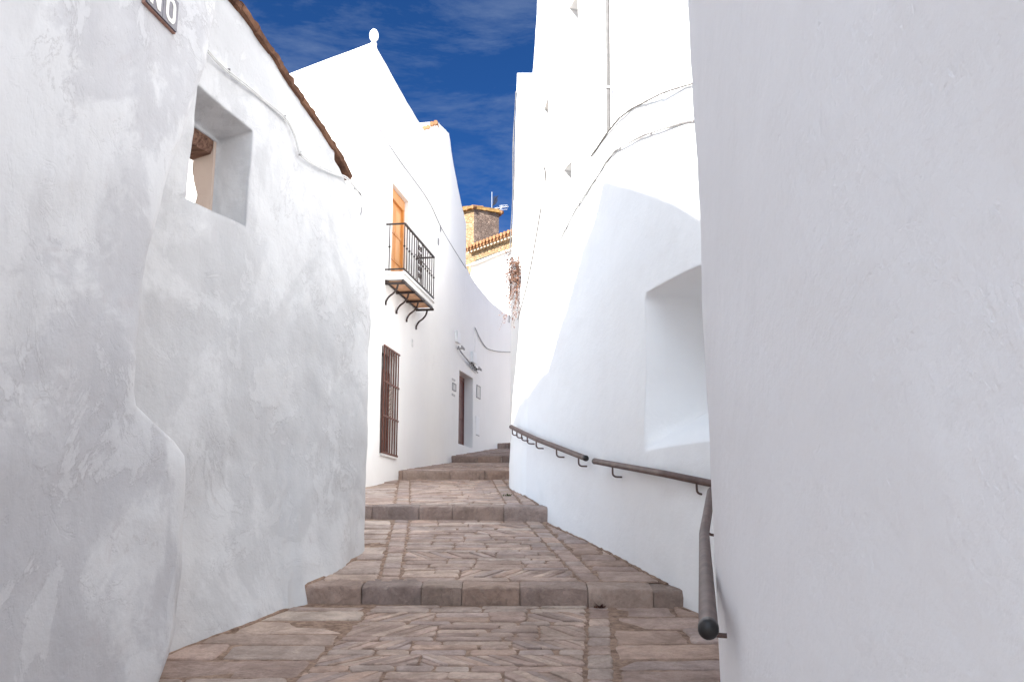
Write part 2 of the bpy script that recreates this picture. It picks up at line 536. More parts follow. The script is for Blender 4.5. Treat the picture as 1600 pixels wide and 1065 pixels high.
def flags(st, k, x0, x1, y0, y1, l0, l1, cols, pal=GREY, gap=.028):
    """big flagstones beside the strips: rows of 'cols' uneven columns"""
    y = y0
    while y < y1-.05:
        e = y+random.uniform(l0, l1)
        if y1-e < l0*.5: e = y1
        ym = (y+e)/2; a, b = x0(ym), x1(ym)
        n = cols if isinstance(cols, int) else random.choice(cols)
        cut_ = sorted([a+(b-a)*(i+random.uniform(-.22, .22))/n for i in range(1, n)])
        xs_ = [a]+cut_+[b]
        for p, q in zip(xs_, xs_[1:]):
            if q-p < .08: continue
            j = lambda: random.uniform(-.018, .018)
            st.add([(p+gap/2+j(), y+gap/2+j()), (q-gap/2+j(), y+gap/2+j()), (q-gap/2+j(), e-gap/2+j()), (p+gap/2+j(), e-gap/2+j())], k, colr(pal if random.random() < .6 else PAL), bev=.014, jit=.011, tilt=.008)
        y = e

# strips of square stones (left, right) per tread: centre x as a function of y
LS = [lambda y: -1.12+.10*(y-7), lambda y: -1.02-.082*(y-8.3), lambda y: -1.33-.107*(y-12), lambda y: -1.5, lambda y: -1.0, lambda y: 0]
RS = [lambda y: .52+.085*(y-6), lambda y: .655-.137*(y-8.4), lambda y: -.02-.06*(y-12.5), lambda y: -.2, lambda y: -.2, lambda y: 0]
XL = [lambda y: -3.0, lambda y: -2.0, lambda y: -3.2, lambda y: -2.3, lambda y: -1.7, lambda y: -1.5]
XR = [lambda y: 2.0, lambda y: 1.75-.30*(y-8), lambda y: .75-.12*(y-11), lambda y: .4, lambda y: .6, lambda y: 2.5]
Y0 = [1.5]+ST; Y1 = ST+[28.5]
for k in range(6):
    st = Stones()
    xa = 0
    y0 = Y0[k]+(.235 if k else 0); y1 = Y1[k]-.02
    sw = .085
    # strips (skipped on the topmost treads, too thin to read)
    if k < 3:
        for f, on in ((LS[k], k > 0), (RS[k], True)):
            y = y0
            while y < y1-.05:
                e = min(y1, y+random.uniform(.19, .33)); c = f((y+e)/2)
                if on:
                    st.add([(f(y)-sw+.006, y+.008), (f(y)+sw-.006, y+.008), (f(e)+sw-.006, e-.008), (f(e)-sw+.006, e-.008)], k, colr(GREY[:3]+PAL, .1), bev=.012)
                y = e
        lw = (lambda y, k=k: LS[k](y)-sw-.012) ; li = (lambda y, k=k: LS[k](y)+(sw+.012 if k > 0 else -sw))
        ro = (lambda y, k=k: RS[k](y)+sw+.016); ri = (lambda y, k=k: RS[k](y)-sw-.012)
        flags(st, k, XL[k], lw, y0, y1, .22, .46, [2, 3] if k != 1 else [1, 1, 2], GREY)
        flags(st, k, ro, XR[k], y0, y1, .2, .42, [1, 2, 2], PAL)
    else:
        li, ri = XL[k], XR[k]
    y = y0
    while y < y1-.04:
        b = random.uniform(.10, .15)
        if y+b > y1-.08: b = y1-y
        rowband(st, k, li, ri, y, y+b, .22, .52, PAL+GREY[:2] if random.random() < .7 else GREY)
        y += b
        if y > y1-.3: continue
        h = random.uniform(.22, .36)
        h = min(h, y1-y)
        herring(st, k, li, ri, y, y+h); y += h
    # bedding sheet of earth between the stones, same object
    o = st.build('street_paving', M_pave)
    me = o.data; me.materials.append(M_dirt)
    bm = bmesh.new(); bm.from_mesh(me)
    nxs, nys = 26, max(6, int((Y1[k]-Y0[k])/.2))
    grid = []
    for j in range(nys+1):
        yy = Y0[k]+(.2 if k else 0)+(Y1[k]+.1-Y0[k]-(.2 if k else 0))*j/nys
        row = []
        for i in range(nxs+1):
            x = -3.3+(6.2 if k < 5 else 13)*i/nxs
            row.append(bm.verts.new((x, yy, plane(k, yy)-.0085+.004*nz(x, yy, k, 5, 2))))
        grid.append(row)
    for j in range(nys):
        for i in range(nxs):
            f = bm.faces.new((grid[j][i], grid[j][i+1], grid[j+1][i+1], grid[j+1][i])); f.material_index = 1; f.smooth = True
    bm.to_mesh(me); bm.free()
    tag(o, kind='structure')

# step risers: rows of rounded kerb stones
KX = [(-2.3, 1.9), (-3.0, .9), (-2.2, .5), (-1.9, .6), (-1.1, 1.6)]
for k in range(5):
    st = Stones(); x, X = KX[k]
    while x < X:
        L = random.uniform(.32, .85); e = x+L
        if k == 0: L *= 1.0
        col = tuple(v*.68 for v in colr(PAL, .18)); n = max(6, int(L/.035))  # kerb colour lowered to carry the shade on the risers
        dy = random.uniform(-.012, .012); dz = random.uniform(-.008, .006)
        h = plane(k+1, ST[k])-plane(k, ST[k])
        base = len(st.V); prof = [(.0, -h-.10), (-.004, -h*.55), (.0, -.022), (.005, -.009), (.016, -.002), (.05, 0), (.24, 0), (.24, -.08)]
        np_ = len(prof)
        for i in range(n+1):
            t = i/n; xx = x+.003+(L-.006)*t; end = (t < .01 or t > .99)
            ins = .009 if end else 0
            for (py, pz) in prof:
                yy = edge_y(k, xx)+dy+py+(ins if py < .2 else 0)+.013*nz(xx, pz*4, k, 5, 3)+.012*nz(xx+7, pz*9, k, 13, 2)
                zz = plane(k+1, edge_y(k, xx)+.15)+.169*0+dz+pz-(ins*.6 if pz > -.05 else 0)+.008*nz(xx, py*3, k+9, 5, 3)+.006*nz(xx, py*9, k, 14, 2)+(TR[k+1][1]*(py-.15) if pz > -.05 else 0)
                st.V.append((xx, yy, zz))
        for i in range(n):
            for j in range(np_-1):
                a = base+i*np_+j; st.F.append((a, a+np_, a+np_+1, a+1)); st.C.append(col)
        st.F.append(tuple(base+j for j in range(np_))); st.C.append(col)
        st.F.append(tuple(base+n*np_+j for j in range(np_-1, -1, -1))); st.C.append(col)
        x = e
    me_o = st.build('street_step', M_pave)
    tag(me_o, kind='structure')

# ------------------------------------------------------------------ house with the street sign (near left)
AX = lambda y: -2.13+.144*(y-6.05)
A_END = [(-2.2, 5.85), (-1.3, 5.93), (-.86, 6.04), (-.6, 6.18), (-.265, 6.27), (.1, 6.285), (.35, 6.285), (.5, 6.26), (.60, 6.10), (.70, 5.76), (.78, 5.69), (1.02, 5.70), (1.675, 5.78), (2.18, 5.91), (3.23, 6.33), (3.79, 6.43), (5, 6.52), (7.39, 6.60)]
hA = thing('old_house', 'grey stained lime-washed house wall at the left edge, with peeling plaster', 'house', (-2.3, 4, -1.2))
ns, nzz = 105, 120
V = []; F = []
zmin = -2.6
for i in range(ns+1):
    for j in range(nzz+1):
        t = i/ns
        zt_ = 7.39
        z = zmin+(zt_-zmin)*(j/nzz)
        ye = lerp(A_END, z)
        # rounded end: the last part of the strip turns back into the house
        u = t*1.0
        y = -5+(ye-.0+5)*min(1, u**.5*1.0)
        d = .022*nz(0, y, z, .9, 3)+.010*nz(3, y, z, 3.5, 3)
        d += -.10*max(0, 1-(ye-y)/.16)**2
        # the buttress swells out low down near the end
        if z < .75: d += .07*max(0, 1-abs(y-6.1)/.7)*min(1, (.75-z)/.3)
        if z < -.2: d += .05*min(1, (-.2-z)/.9)
        V.append((AX(y)+d, y, z))
for i in range(ns):
    for j in range(nzz):
        a = i*(nzz+1)+j; b = a+nzz+1
        F.append((a, b, b+1, a+1))
k = len(V)                                   # the end face goes .55 m back into the wall
e = ns*(nzz+1)
steps_b = 7
for q in range(1, steps_b+1):
    for j in range(nzz+1):
        x, y, z = V[e+j]; d = .62*q/steps_b
        V.append((x-d, y+.05*math.sin(q)*0+.014*nz(x-d, y, z, 3, 2)+.144*d*.3, z))
for q in range(steps_b):
    for j in range(nzz):
        a = (e if q == 0 else k+(q-1)*(nzz+1))+j; b = k+q*(nzz+1)+j
        F.append((a, b, b+1, a+1))
build('wall', (V, F), M_old, hA, 50)
# the body of the house behind the wall, with the raised rear that throws the shadow
prof = [(.30, 7.39), (.74, 7.6), (1.3, 7.53), (2.1, 7.75), (3.66, 9.36), (4.86, 10.56), (6.0, 11.8), (8.5, 13.2)]
V = []; F = []
for m in (0, 1):
    for s, z in [(.30, 5.3)]+prof+[(8.5, 5.3)]:
        y = 6.56+.144*s if m == 0 else -5.0
        V.append((-2.05-s-(.144*11.6 if m else 0), y, z+(.9 if m and z > 6 else 0)))
n = len(V)//2
F.append(tuple(range(n))); F.append(tuple(range(2*n-1, n-1, -1)))
for i in range(n): F.append((i, n+i, n+(i+1) % n, (i+1) % n))
build('upper_block', (V, F), M_white2, hA, 20)
lb = [(-2.75, 4.6), (-8.5, 7.2), (-10, -5), (-4.1, -5)]
V = [(x, y, z) for z in (-3, 5.299) for x, y in lb]
F = [(3, 2, 1, 0), (4, 5, 6, 7)]+[(i, (i+1) % 4, 4+(i+1) % 4, 4+i) for i in range(4)]
build('rear_block', (V, F), M_white2, hA, 20)
V = []; F = []
for y, z in ((6.6, 7.39), (-5, 8.25)):
    for dx, dz in ((.02, -.25), (.02, .02), (-.5, .06), (-.5, -.25)): V.append((AX(y)+dx, y, z+dz))
F = [(0, 1, 5, 4), (1, 2, 6, 5), (2, 3, 7, 6), (3, 0, 4, 7), (3, 2, 1, 0), (4, 5, 6, 7)]
build('parapet', (V, F), M_white2, hA, 20)

# street name tiles: only the last two letters are in the picture
sg = thing('street_sign', 'street name tiles reading NO, pale letters on slate-blue glaze, high on the grey stained wall', 'sign', (AX(5.55)+.03, 5.55, 3.15))
dy_ = Vector((.144, 1, 0)).normalized()
def on_A(y, z, d): return Vector((AX(y), y, z))+Vector((dy_.y, -dy_.x, 0))*d
def tile_box(y0, y1, z0, z1, d0, d1):
    V = [tuple(on_A(y, z, d)) for d in (d0, d1) for y, z in ((y0, z0), (y1, z0), (y1, z1), (y0, z1))]
    return V, [(3, 2, 1, 0), (4, 5, 6, 7), (0, 1, 5, 4), (1, 2, 6, 5), (2, 3, 7, 6), (3, 0, 4, 7)]
def prism(poly_out, d0, d1, inner=None):
    V = []; F = []
    n = len(poly_out)
    rings = [poly_out] if inner is None else [poly_out, inner]
    for r in rings:
        for d in (d0, d1):
            for y, z in r: V.append(tuple(on_A(y, z, d)))
    for i in range(n): j = (i+1) % n; F.append((i, j, n+j, n+i))
    if inner is None: F.append(tuple(range(n, 2*n)))
    else:
        for i in range(n):
            j = (i+1) % n
            F.append((n+i, n+j, 3*n+j, 3*n+i)); F.append((2*n+j, 2*n+i, 3*n+i, 3*n+j))
    return V, F
SD = .012
build('clay_border', tile_box(5.358, 5.742, 3.138, 3.358, -.06, SD+.004), M_clay, sg, 20)
for y0, letter in ((5.365, 'N'), (5.552, 'O')):
    y1 = y0+.183; z0, z1 = 3.146, 3.352
    t = build('letter_tile', tile_box(y0, y1, z0, z1, -.05, SD+.016), M_slate, sg, 20)
    yc, zc = (y0+y1)/2, (z0+z1)/2
    if letter == 'O':
        def rr(w, h, r):
            out = []
            for cx, cz, a0 in ((w-r, h-r, 0), (-w+r, h-r, 90), (-w+r, -h+r, 180), (w-r, -h+r, 270)):
                for q in range(6): a = R(a0+90*q/5); out.append((yc+cx+r*math.cos(a), zc+cz+r*math.sin(a)))
            return out
        build('letter', prism(rr(.061, .084, .05), SD+.010, SD+.0185, rr(.027, .056, .024)), M_cream, t, 20)
    else:
        w, h, b = .064, .084, .036
        def q4(p): return prism([(yc+a, zc+c) for a, c in p], SD+.010, SD+.0185)
        build('letter', join(prism([(yc+a, zc+c) for a, c in ((-w, -h), (-w+b, -h), (-w+b, h-.07), (w-b, -h), (w, -h), (w, h), (w-b, h), (w-b, -h+.07), (-w+b, h), (-w, h))], SD+.010, SD+.0185)), M_cream, t, 20)

# ------------------------------------------------------------------ ruined house with the open window
bB = thing('ruined_house', 'grey-white ruin wall with deep open window and ragged brown tile edge on top', 'house', (-1.9, 8, -.6))
BP = [(-3.1, 4.9), (-2.25, 7.1), (-1.75, 8.5), (-1.52, 9.1), (-1.42, 9.5), (-1.46, 9.8), (-1.75, 10.1), (-2.4, 10.35), (-3.0, 10.5)]
BT = [(6.4, 4.45), (7.1, 4.19), (7.82, 3.9), (8.45, 3.66), (8.8, 3.47), (8.95, 3.36), (9.1, 3.28), (9.3, 3.22), (9.5, 3.02), (9.65, 2.85), (9.9, 2.7), (10.6, 2.6)]
def b_disp(x, y, z):
    h = z-gz(min(-1.2, x+.3), min(y, 9.6))
    fl = .0
    if h < 1.2: fl = .15*(1-max(h, -.2)/1.2)**1.6*(1 if y < 8.7 else max(0, 1-(y-8.7)/.6))
    r = BTz(x, y)-z
    if r < .12 and y > 8.7: fl -= .06*(1-r/.12)**2
    return fl+.012*nz(x, y, z+5, 2.6, 3)
def BTz(x, y): return lerp(BT, y)+.012*nz(x, y, 0, 5, 2)+(-.25*max(0, -(x+1.5)) if y > 9.7 else 0)
bw = build('wall', wall(chaikin(BP, 3), lambda x, y: -1.6 if y < 8 else -1.2, BTz, .44, .05, 1, b_disp, .02, 3), M_ruin, bB, 50)
bn = Vector((1.4, -.5, 0)).normalized(); bt = Vector((.5, 1.4, 0)).normalized()
def on_B(y, z, d):            # point of the ruin's facade line at y, d metres out from it (negative = inside)
    return Vector((-2.25+(y-7.1)*.357, y, z))+bn*d
outer = hull([tuple(on_B(y, z, d)) for y, z, d in ((6.74, 2.38, .15), (7.44, 2.385, .15), (7.47, 3.24, .15), (7.1, 3.30, .15), (6.78, 3.34, .15), (6.8, 2.42, -.28), (7.41, 2.43, -.28), (7.42, 3.16, -.28), (7.1, 3.20, -.28), (6.82, 3.24, -.28))])
inner = hull([tuple(on_B(y, z, d)) for y, z, d in ((6.84, 2.44, -.1), (7.385, 2.45, -.1), (7.39, 3.13, -.1), (6.84, 3.17, -.1), (6.6, 2.44, -.9), (7.385, 2.45, -.9), (7.39, 3.13, -.9), (6.6, 3.17, -.9))])
cut(bw, [outer, inner])
# the inner plastered wall leaf of bare pink render, ragged where it has broken off
jm = []
for j in range(19):
    z = 2.40+(3.14-2.40)*j/18; dd = .155+.05*nz(z, 1, 2, 4, 3)+(.06*(z-2.75)/.4 if z > 2.75 else 0)
    for w in (0, 1):
        for t in (0, 1): jm.append(tuple(on_B(7.362+.06*w+.006*nz(z, w, 5, 4, 2), z, -.285-dd*t)))
F = []
for j in range(18):
    a = 4*j
    for p, q in ((0, 1), (1, 3), (3, 2), (2, 0)): F.append((a+p, a+q, a+4+q, a+4+p))
F += [(0, 2, 3, 1), (72, 73, 75, 74)]
build('window_jamb', (jm, F), M_pink, bB, 30)
bm = bmesh.new()
lv = []
for i in range(25):
    t = i/24; y = 6.5+.86*t
    for d, z in ((-.29, 3.08), (-.29, 3.19), (-.46, 3.19), (-.52, 3.08), (-.47, 3.0), (-.31, 3.02)):
        p = on_B(y, z+.010*nz(y*3, d*5, z, 3.5, 3), d+.008*nz(y*4, z, d, 3, 2)); lv.append(bm.verts.new(p))
for i in range(24):
    for j in range(6): bm.faces.new((lv[i*6+j], lv[i*6+(j+1) % 6], lv[i*6+6+(j+1) % 6], lv[i*6+6+j]))
bm.faces.new(lv[:6]); bm.faces.new(lv[-6:])
from_bm('lintel_beam', bm, M_beam, bB, 30)
p0 = Vector((-4.2, 8.1, 3.95)); p1 = Vector((-2.77, 8.3, 3.31))
V, F = bar(p0, p1, .09, .085)
V = [(x+.012*nz(x, y, z, 9), y, z+.012*nz(z, x, y, 9)) for x, y, z in V]
build('broken_rafter', (V, F), M_beam, bB, 20)
# broken roof-tile edge along the sloping wall head
V = []; F = []
y = 6.2; i = 0
while y < 8.82:
    L = random.uniform(.10, .22); z0 = lerp(BT, y); z1 = lerp(BT, y+L)
    o0 = random.uniform(.015, .05); th = random.uniform(.042, .066); dz = random.uniform(-.008, .012)
    sc = 1 if y < 8.9 else max(.25, 1-(y-8.9)*1.6)
    xw = lambda q: (-2.25+(q-7.1)*.357) if q < 8.6 else lerp([(8.6, -1.715), (9.1, -1.54), (9.4, -1.47)], q)
    k = len(V); n = 5
    for m in range(n+1):
        q = y+L*m/n; zz = z0+(z1-z0)*m/n+dz
        c = Vector((xw(q), q, zz))
        for d, h in ((o0+.012*nz(q, 0, 0, 14), -.012), (o0+.018+.02*nz(q, 2, 0, 14), th*.45*sc), (o0-.01, (th+.012*nz(q, 5, 0, 12))*sc), (-.30, (th+.05)*sc), (-.42, -.05)):
            V.append(tuple(c+bn*d+Vector((0, 0, h))))
    for m in range(n):
        for j in range(5): F.append((k+m*5+j, k+m*5+(j+1) % 5, k+m*5+5+(j+1) % 5, k+m*5+5+j))
    F.append(tuple(k+j for j in range(4, -1, -1))); F.append(tuple(k+n*5+j for j in range(5)))
    y += L*random.uniform(.9, 1.0)
build('tile_edge', (V, F), M_tile, bB, 25)

# cable on the ruin
def Bs(y, z, d=.03): 
    x = (-2.25+(y-7.1)*.357) if y < 8.5 else lerp([(8.5, -1.75), (8.8, -1.635), (9.1, -1.53), (9.35, -1.455), (9.5, -1.43)], y)
    return tuple(Vector((x, y, z))+bn*d)
cb = thing('wall_cable', 'grey double cable sagging across the ruin wall beneath its brown tile edge', 'cable', Bs(8, 3.4))
pts = smooth_curve([Bs(6.5, 3.72), Bs(6.95, 3.56), Bs(7.4, 3.53), Bs(7.85, 3.49), Bs(8.0, 3.40), Bs(8.1, 3.27), Bs(8.3, 3.26), Bs(8.6, 3.29), Bs(8.86, 3.33), Bs(9.1, 3.245, .05)], 7)
build('cable', join(tube(pts, .0065, 6), tube([p+Vector((.004, 0, .014+.003*math.sin(i*.7))) for i, p in enumerate(pts)], .0055, 6)), M_cable, cb)
cl = None
for y, z in ((7.1, 3.555), (7.85, 3.50), (8.1, 3.275), (9.02, 3.29)):
    V, F = bar(Bs(y, z-.012, .026), Bs(y, z+.028, .026), .010, .022, (1, 0, 0))
    if cl is None: cl = build('clip', (V, F), M_cable_grey, cb); c0 = (y, z)
    else:
        c = cl.copy(); COL.objects.link(c); c.parent = cb
        c.location = Vector(Bs(y, z))-Vector(Bs(*c0))
build('loose_end', tube(smooth_curve([Bs(9.02, 3.30, .04), Bs(9.1, 3.24, .06), Bs(9.13, 3.12, .05), Bs(9.12, 3.06, .045)], 6), .006, 5), M_cable_grey, cb)

# ------------------------------------------------------------------ white corner house with the balcony
hC = thing('white_house', 'tall white corner house with ball finial, wooden balcony door and barred window', 'house', (-2.2, 14.2, .7))
CP = [(-2.2, 14.2), (-1.88, 16.3), (-1.25, 20), (-1.035, 21.0)]
CZ = 7.63
def c_x(y): return lerp([(p[1], p[0]) for p in CP+[(-.78, 22.2), (-.40, 24)]], y)
def ctop(x, y): 
    if y < 18.45: return CZ-.10*(y-14.2)/4.2
    return lerp([(18.451, 8.17), (19.0, 8.27), (19.5, 8.36), (19.58, 8.26), (19.75, 8.02), (20.2, 7.52), (20.6, 7.15), (21.0, 6.83)], y)
pth = []
for (a, b) in zip(CP, CP[1:]):
    n = round(math.hypot(b[0]-a[0], b[1]-a[1])/.14)
    for i in range(n): pth.append((a[0]+(b[0]-a[0])*i/n, a[1]+(b[1]-a[1])*i/n))
pth.append(CP[-1])
pth = sorted(pth+[(c_x(18.44), 18.44), (c_x(18.46), 18.46)], key=lambda p: p[1])
wC = build('front_wall', wall(pth, lambda x, y: -.4, ctop, lambda x, y: min(.42, .02+1.2*(y-14.2)), .14, 1, None, .012, 11, zstep=.14, fixed=True), M_white2, hC, 40)
cn = Vector((.988, -.155, 0)).normalized(); ct = Vector((.155, .988, 0)).normalized()
def onC(y, z, d=0): return Vector((c_x(y), y, z))+cn*d
def boxcut(y0, y1, z0, z1, d0, d1, sl=0.):
    return hull([tuple(onC(y, z, d)) for d in (d0, d1) for y in (y0, y1) for z in (z0, z1+ (sl if d == d1 else 0))])
cut(wC, [boxcut(15.13, 16.05, 1.215, 2.92, .2, -.25), boxcut(15.52, 16.52, 4.13, 5.78, .2, -.22), boxcut(20.55, 21.72, 1.86, 3.43, .2, -.30)])
# gable face turned to the viewer, full height
GL = [(-2.2, 14.2), (-8, 18.17), (-16.8, 24.2)]
GL[0] = (-2.205, 14.205)
build('side_wall', wall(GL, lambda x, y: -.6, lambda x, y: CZ-.01*(y-14.2)*.3, .09, .22, -1, None, .012, 21), M_white2, hC, 40)
V = []; F = []                                      # roof terrace slab
rp = [(-2.5, 14.6), (-16.5, 24.2), (-16, 27), (-1.6, 21), (c_x(18.4)-.3, 18.4)]
V = [(x, y, 7.2) for x, y in rp]+[(x, y, 7.35) for x, y in rp]; n = 5
F = [tuple(range(n-1, -1, -1)), tuple(range(n, 2*n))]+[(i, (i+1) % n, n+(i+1) % n, n+i) for i in range(n)]
build('roof_terrace', (V, F), M_white2, hC, 20)
V = [(-1.4, 21.0, z) for z in (-.3, 6.8)]+[(-16, 27, z) for z in (-.3, 6.8)]+[(-16, 27.4, z) for z in (-.3, 6.8)]+[(-1.4, 21.35, z) for z in (-.3, 6.8)]
build('rear_wall', (V, [(0, 2, 3, 1), (2, 4, 5, 3), (4, 6, 7, 5), (6, 0, 1, 7), (1, 3, 5, 7), (0, 6, 4, 2)]), M_white2, hC, 20)
# raised gable block: its lit end wall looks down the street
gv = [(c_x(18.45), 18.45, 6.9), (c_x(18.45), 18.45, 8.17), (-1.9, 18.62, 7.98), (-2.55, 18.85, 7.66), (-2.9, 18.95, 7.45), (-2.9, 18.95, 6.9)]
V = gv+[(x-.3, y+2.4, z-(.9 if z > 7 else 0)) for x, y, z in gv]
n = 6
build('upper_gable', (V, [tuple(range(n)), tuple(range(2*n-1, n-1, -1))]+[(i, n+i, n+(i+1) % n, (i+1) % n) for i in range(n)]), M_white2, hC, 20)
V, F = [], []
for i in range(12):                                  # verge of clay barrel tiles on the gable
    t = i/11; x = c_x(18.45)-.03-.85*t; y = 18.45+.26*t; z = 8.135-.40*t+(.02 if i % 2 else 0)
    vv, ff = tube([(x, y-.05, z), (x+.05, y+.7, z-.10)], .046, 10)
    V, F = join((V, F), (vv, ff))
build('verge_tiles', (V, F), M_tile_o, hC, 30)
build('finial', lathe((-2.2, 14.27, CZ-.02), [(.05, 0), (.05, .03), (.032, .045), (.03, .065), (.045, .08), (.064, .11), (.073, .15), (.072, .19), (.060, .23), (.036, .265), (.004, .28)], 20), M_white2, hC, 60)
# balcony
bal = thing('balcony', None, None, (0, 0, 0)); bal.location = Vector(onC(16.2, 4.1))-Vector(hC.location); bal.parent = hC
del_keys = [k for k in list(bal.keys()) if k in ('label', 'category')]
for k_ in del_keys: del bal[k_]
def root_world(o): return root_of(o)
y0b, y1b, prt = 15.2, 17.18, .31
def Bc(y, z, d): return Vector((c_x(15.2)+(y-15.2)*(c_x(17.18)-c_x(15.2))/1.98, y, z))+cn*d
def slab(z0, z1, d, e=0):
    V = [tuple(Bc(y, z, q)) for z in (z0, z1) for y, q in ((y0b-e, -.05), (y0b-e, d), (y1b+e, d), (y1b+e, -.05))]
    return V, [(3, 2, 1, 0), (4, 5, 6, 7), (0, 1, 5, 4), (1, 2, 6, 5), (2, 3, 7, 6), (3, 0, 4, 7)]
build('slab', join(slab(4.01, 4.09, prt+.0, .0), slab(4.09, 4.135, prt+.025, .025)), M_white2, bal, 20)
V, F = [], []
for i in range(3):
    a = y0b+.06+(y1b-y0b-.12)*i/3; b = y0b+.06+(y1b-y0b-.12)*(i+1)/3
    vv = [tuple(Bc(y, z, q)) for z in (3.985, 4.012) for y, q in ((a+.03, .03), (a+.03, prt-.03), (b-.03, prt-.03), (b-.03, .03))]
    V, F = join((V, F), (vv, [(3, 2, 1, 0), (4, 5, 6, 7), (0, 1, 5, 4), (1, 2, 6, 5), (2, 3, 7, 6), (3, 0, 4, 7)]))
build('soffit_boards', (V, F), M_terra, bal, 20)
V, F = [], []
for q in (.02, prt-.02): V, F = join((V, F), bar(Bc(y0b, 3.985, q), Bc(y1b, 3.985, q), .03, .035))
build('soffit_frame', (V, F), M_iron, bal, 20)
rt, rb_ = 4.94, 4.18
V, F = join(bar(Bc(y0b, rt, -.02), Bc(y0b, rt, prt+.01), .035, .022), bar(Bc(y0b, rt, prt), Bc(y1b, rt, prt), .035, .022), bar(Bc(y1b, rt, prt+.01), Bc(y1b, rt, -.02), .035, .022))
build('handrail', (V, F), M_iron, bal, 20)
V, F = join(bar(Bc(y0b, rb_, -.02), Bc(y0b, rb_, prt+.01), .03, .02), bar(Bc(y0b, rb_, prt), Bc(y1b, rb_, prt), .03, .02), bar(Bc(y1b, rb_, prt+.01), Bc(y1b, rb_, -.02), .03, .02))
build('bottom_rail', (V, F), M_iron, bal, 20)
pos = [(y0b, .06, 0), (y0b, prt, 1), (y1b, prt, 1), (y1b, .06, 0)]
nb = 13
for i in range(1, nb): 
    if i not in (6, 7): pos.append((y0b+(y1b-y0b)*i/nb, prt, 0))
first = None
for y, d, thick in pos:
    p = Bc(y, 0, d)
    if first is None:
        V, F = join(tube([(p.x, p.y, rb_-.02), (p.x, p.y, rt)], .0085, 6), lathe((p.x, p.y, (rt+rb_)/2-.02), [(.009, 0), (.018, .012), (.018, .028), (.009, .04)], 8))
        first = build('baluster', (V, F), M_iron, bal); fp = p
    else:
        c = first.copy(); COL.objects.link(c); c.parent = bal; c.location = p-fp
        if thick: c.scale = (1, 1, 1)
V, F = [], []                                       # wrought scrolls in the middle of the front
ym = y0b+(y1b-y0b)*6.5/nb
for s in (-1, 1):
    for zc in (4.32, 4.44, 4.56, 4.68, 4.80):
        pts = []
        for q in range(22):
            a = q/21*2*math.pi*1.35; r = .058*(1-q/30)
            pts.append(Bc(ym+s*(.055-.0)+r*math.cos(a)*s, zc+r*math.sin(a), prt))
        V, F = join((V, F), tube(pts, .007, 5))
for s in (-1, 1): V, F = join((V, F), tube([Bc(ym+s*.13, rb_, prt), Bc(ym+s*.13, rt, prt)], .008, 6))
V, F = join((V, F), bar(Bc(ym-.3, 4.62, prt), Bc(ym+.75, 4.62, prt), .012, .014))
build('scroll_panel', (V, F), M_iron, bal)
first = None
for i in range(4):
    y = y0b+.04+(y1b-y0b-.08)*i/3
    if first is None:
        V, F = bar(Bc(y, 3.955, -.04), Bc(y, 3.955, prt+.02), .035, .035)
        crv = smooth_curve([Bc(y, 3.95, prt-.10), Bc(y, 3.86, prt-.125), Bc(y, 3.79, .13), Bc(y, 3.735, .06), Bc(y, 3.66, .015), Bc(y, 3.60, .01)], 6)
        vv, ff = tube(crv, .017, 6)
        first = build('bracket', join((V, F), (vv, ff)), M_iron, bal); f0 = Bc(y, 0, 0)
    else:
        c = first.copy(); COL.objects.link(c); c.parent = bal; c.location = Bc(y, 0, 0)-f0

# balcony door
def leafbox(y0, y1, z0, z1, d0, d1):
    V = [tuple(onC(y, z, d)) for d in (d0, d1) for y, z in ((y0, z0), (y1, z0), (y1, z1), (y0, z1))]
    return V, [(3, 2, 1, 0), (4, 5, 6, 7), (0, 1, 5, 4), (1, 2, 6, 5), (2, 3, 7, 6), (3, 0, 4, 7)]
def sub(name, parent, loc):
    o = bpy.data.objects.new(name, None); COL.objects.link(o); o.empty_display_size = .1
    o.location = Vector(loc)-root_of(parent); o.parent = parent
    return o
bd = sub('balcony_door', hC, onC(16, 4.14))
ft, d0 = .06, -.10
build('frame', join(leafbox(15.52, 15.58, 4.13, 5.66, d0-.06, d0+.03), leafbox(16.46, 16.52, 4.13, 5.66, d0-.06, d0+.03), leafbox(15.52, 16.52, 5.60, 5.775, d0-.062, d0+.032)), M_orange, bd, 20)
for a, b in ((15.58, 16.02), (16.02, 16.46)):
    V, F = leafbox(a+.005, b-.005, 4.15, 5.60, d0-.05, d0-.01)
    lf = build('leaf', (V, F), M_orange, bd, 20)
    V, F = [], []
    for q0, q1 in ((4.22, 4.55), (4.63, 5.02), (5.10, 5.50)):
        V, F = join((V, F), leafbox(a+.09, b-.09, q0, q1, d0-.03, d0-.002))
    build('panel', (V, F), wood('pale_varnish', (.66, .30, .09), (.82, .43, .17), .4) if a < 15.6 else bpy.data.materials['pale_varnish'], lf, 20)
    for q in (4.59, 5.06): build('rail', leafbox(a+.02, b-.02, q-.03, q+.03, d0-.012, d0+.008), M_orange, lf, 20)

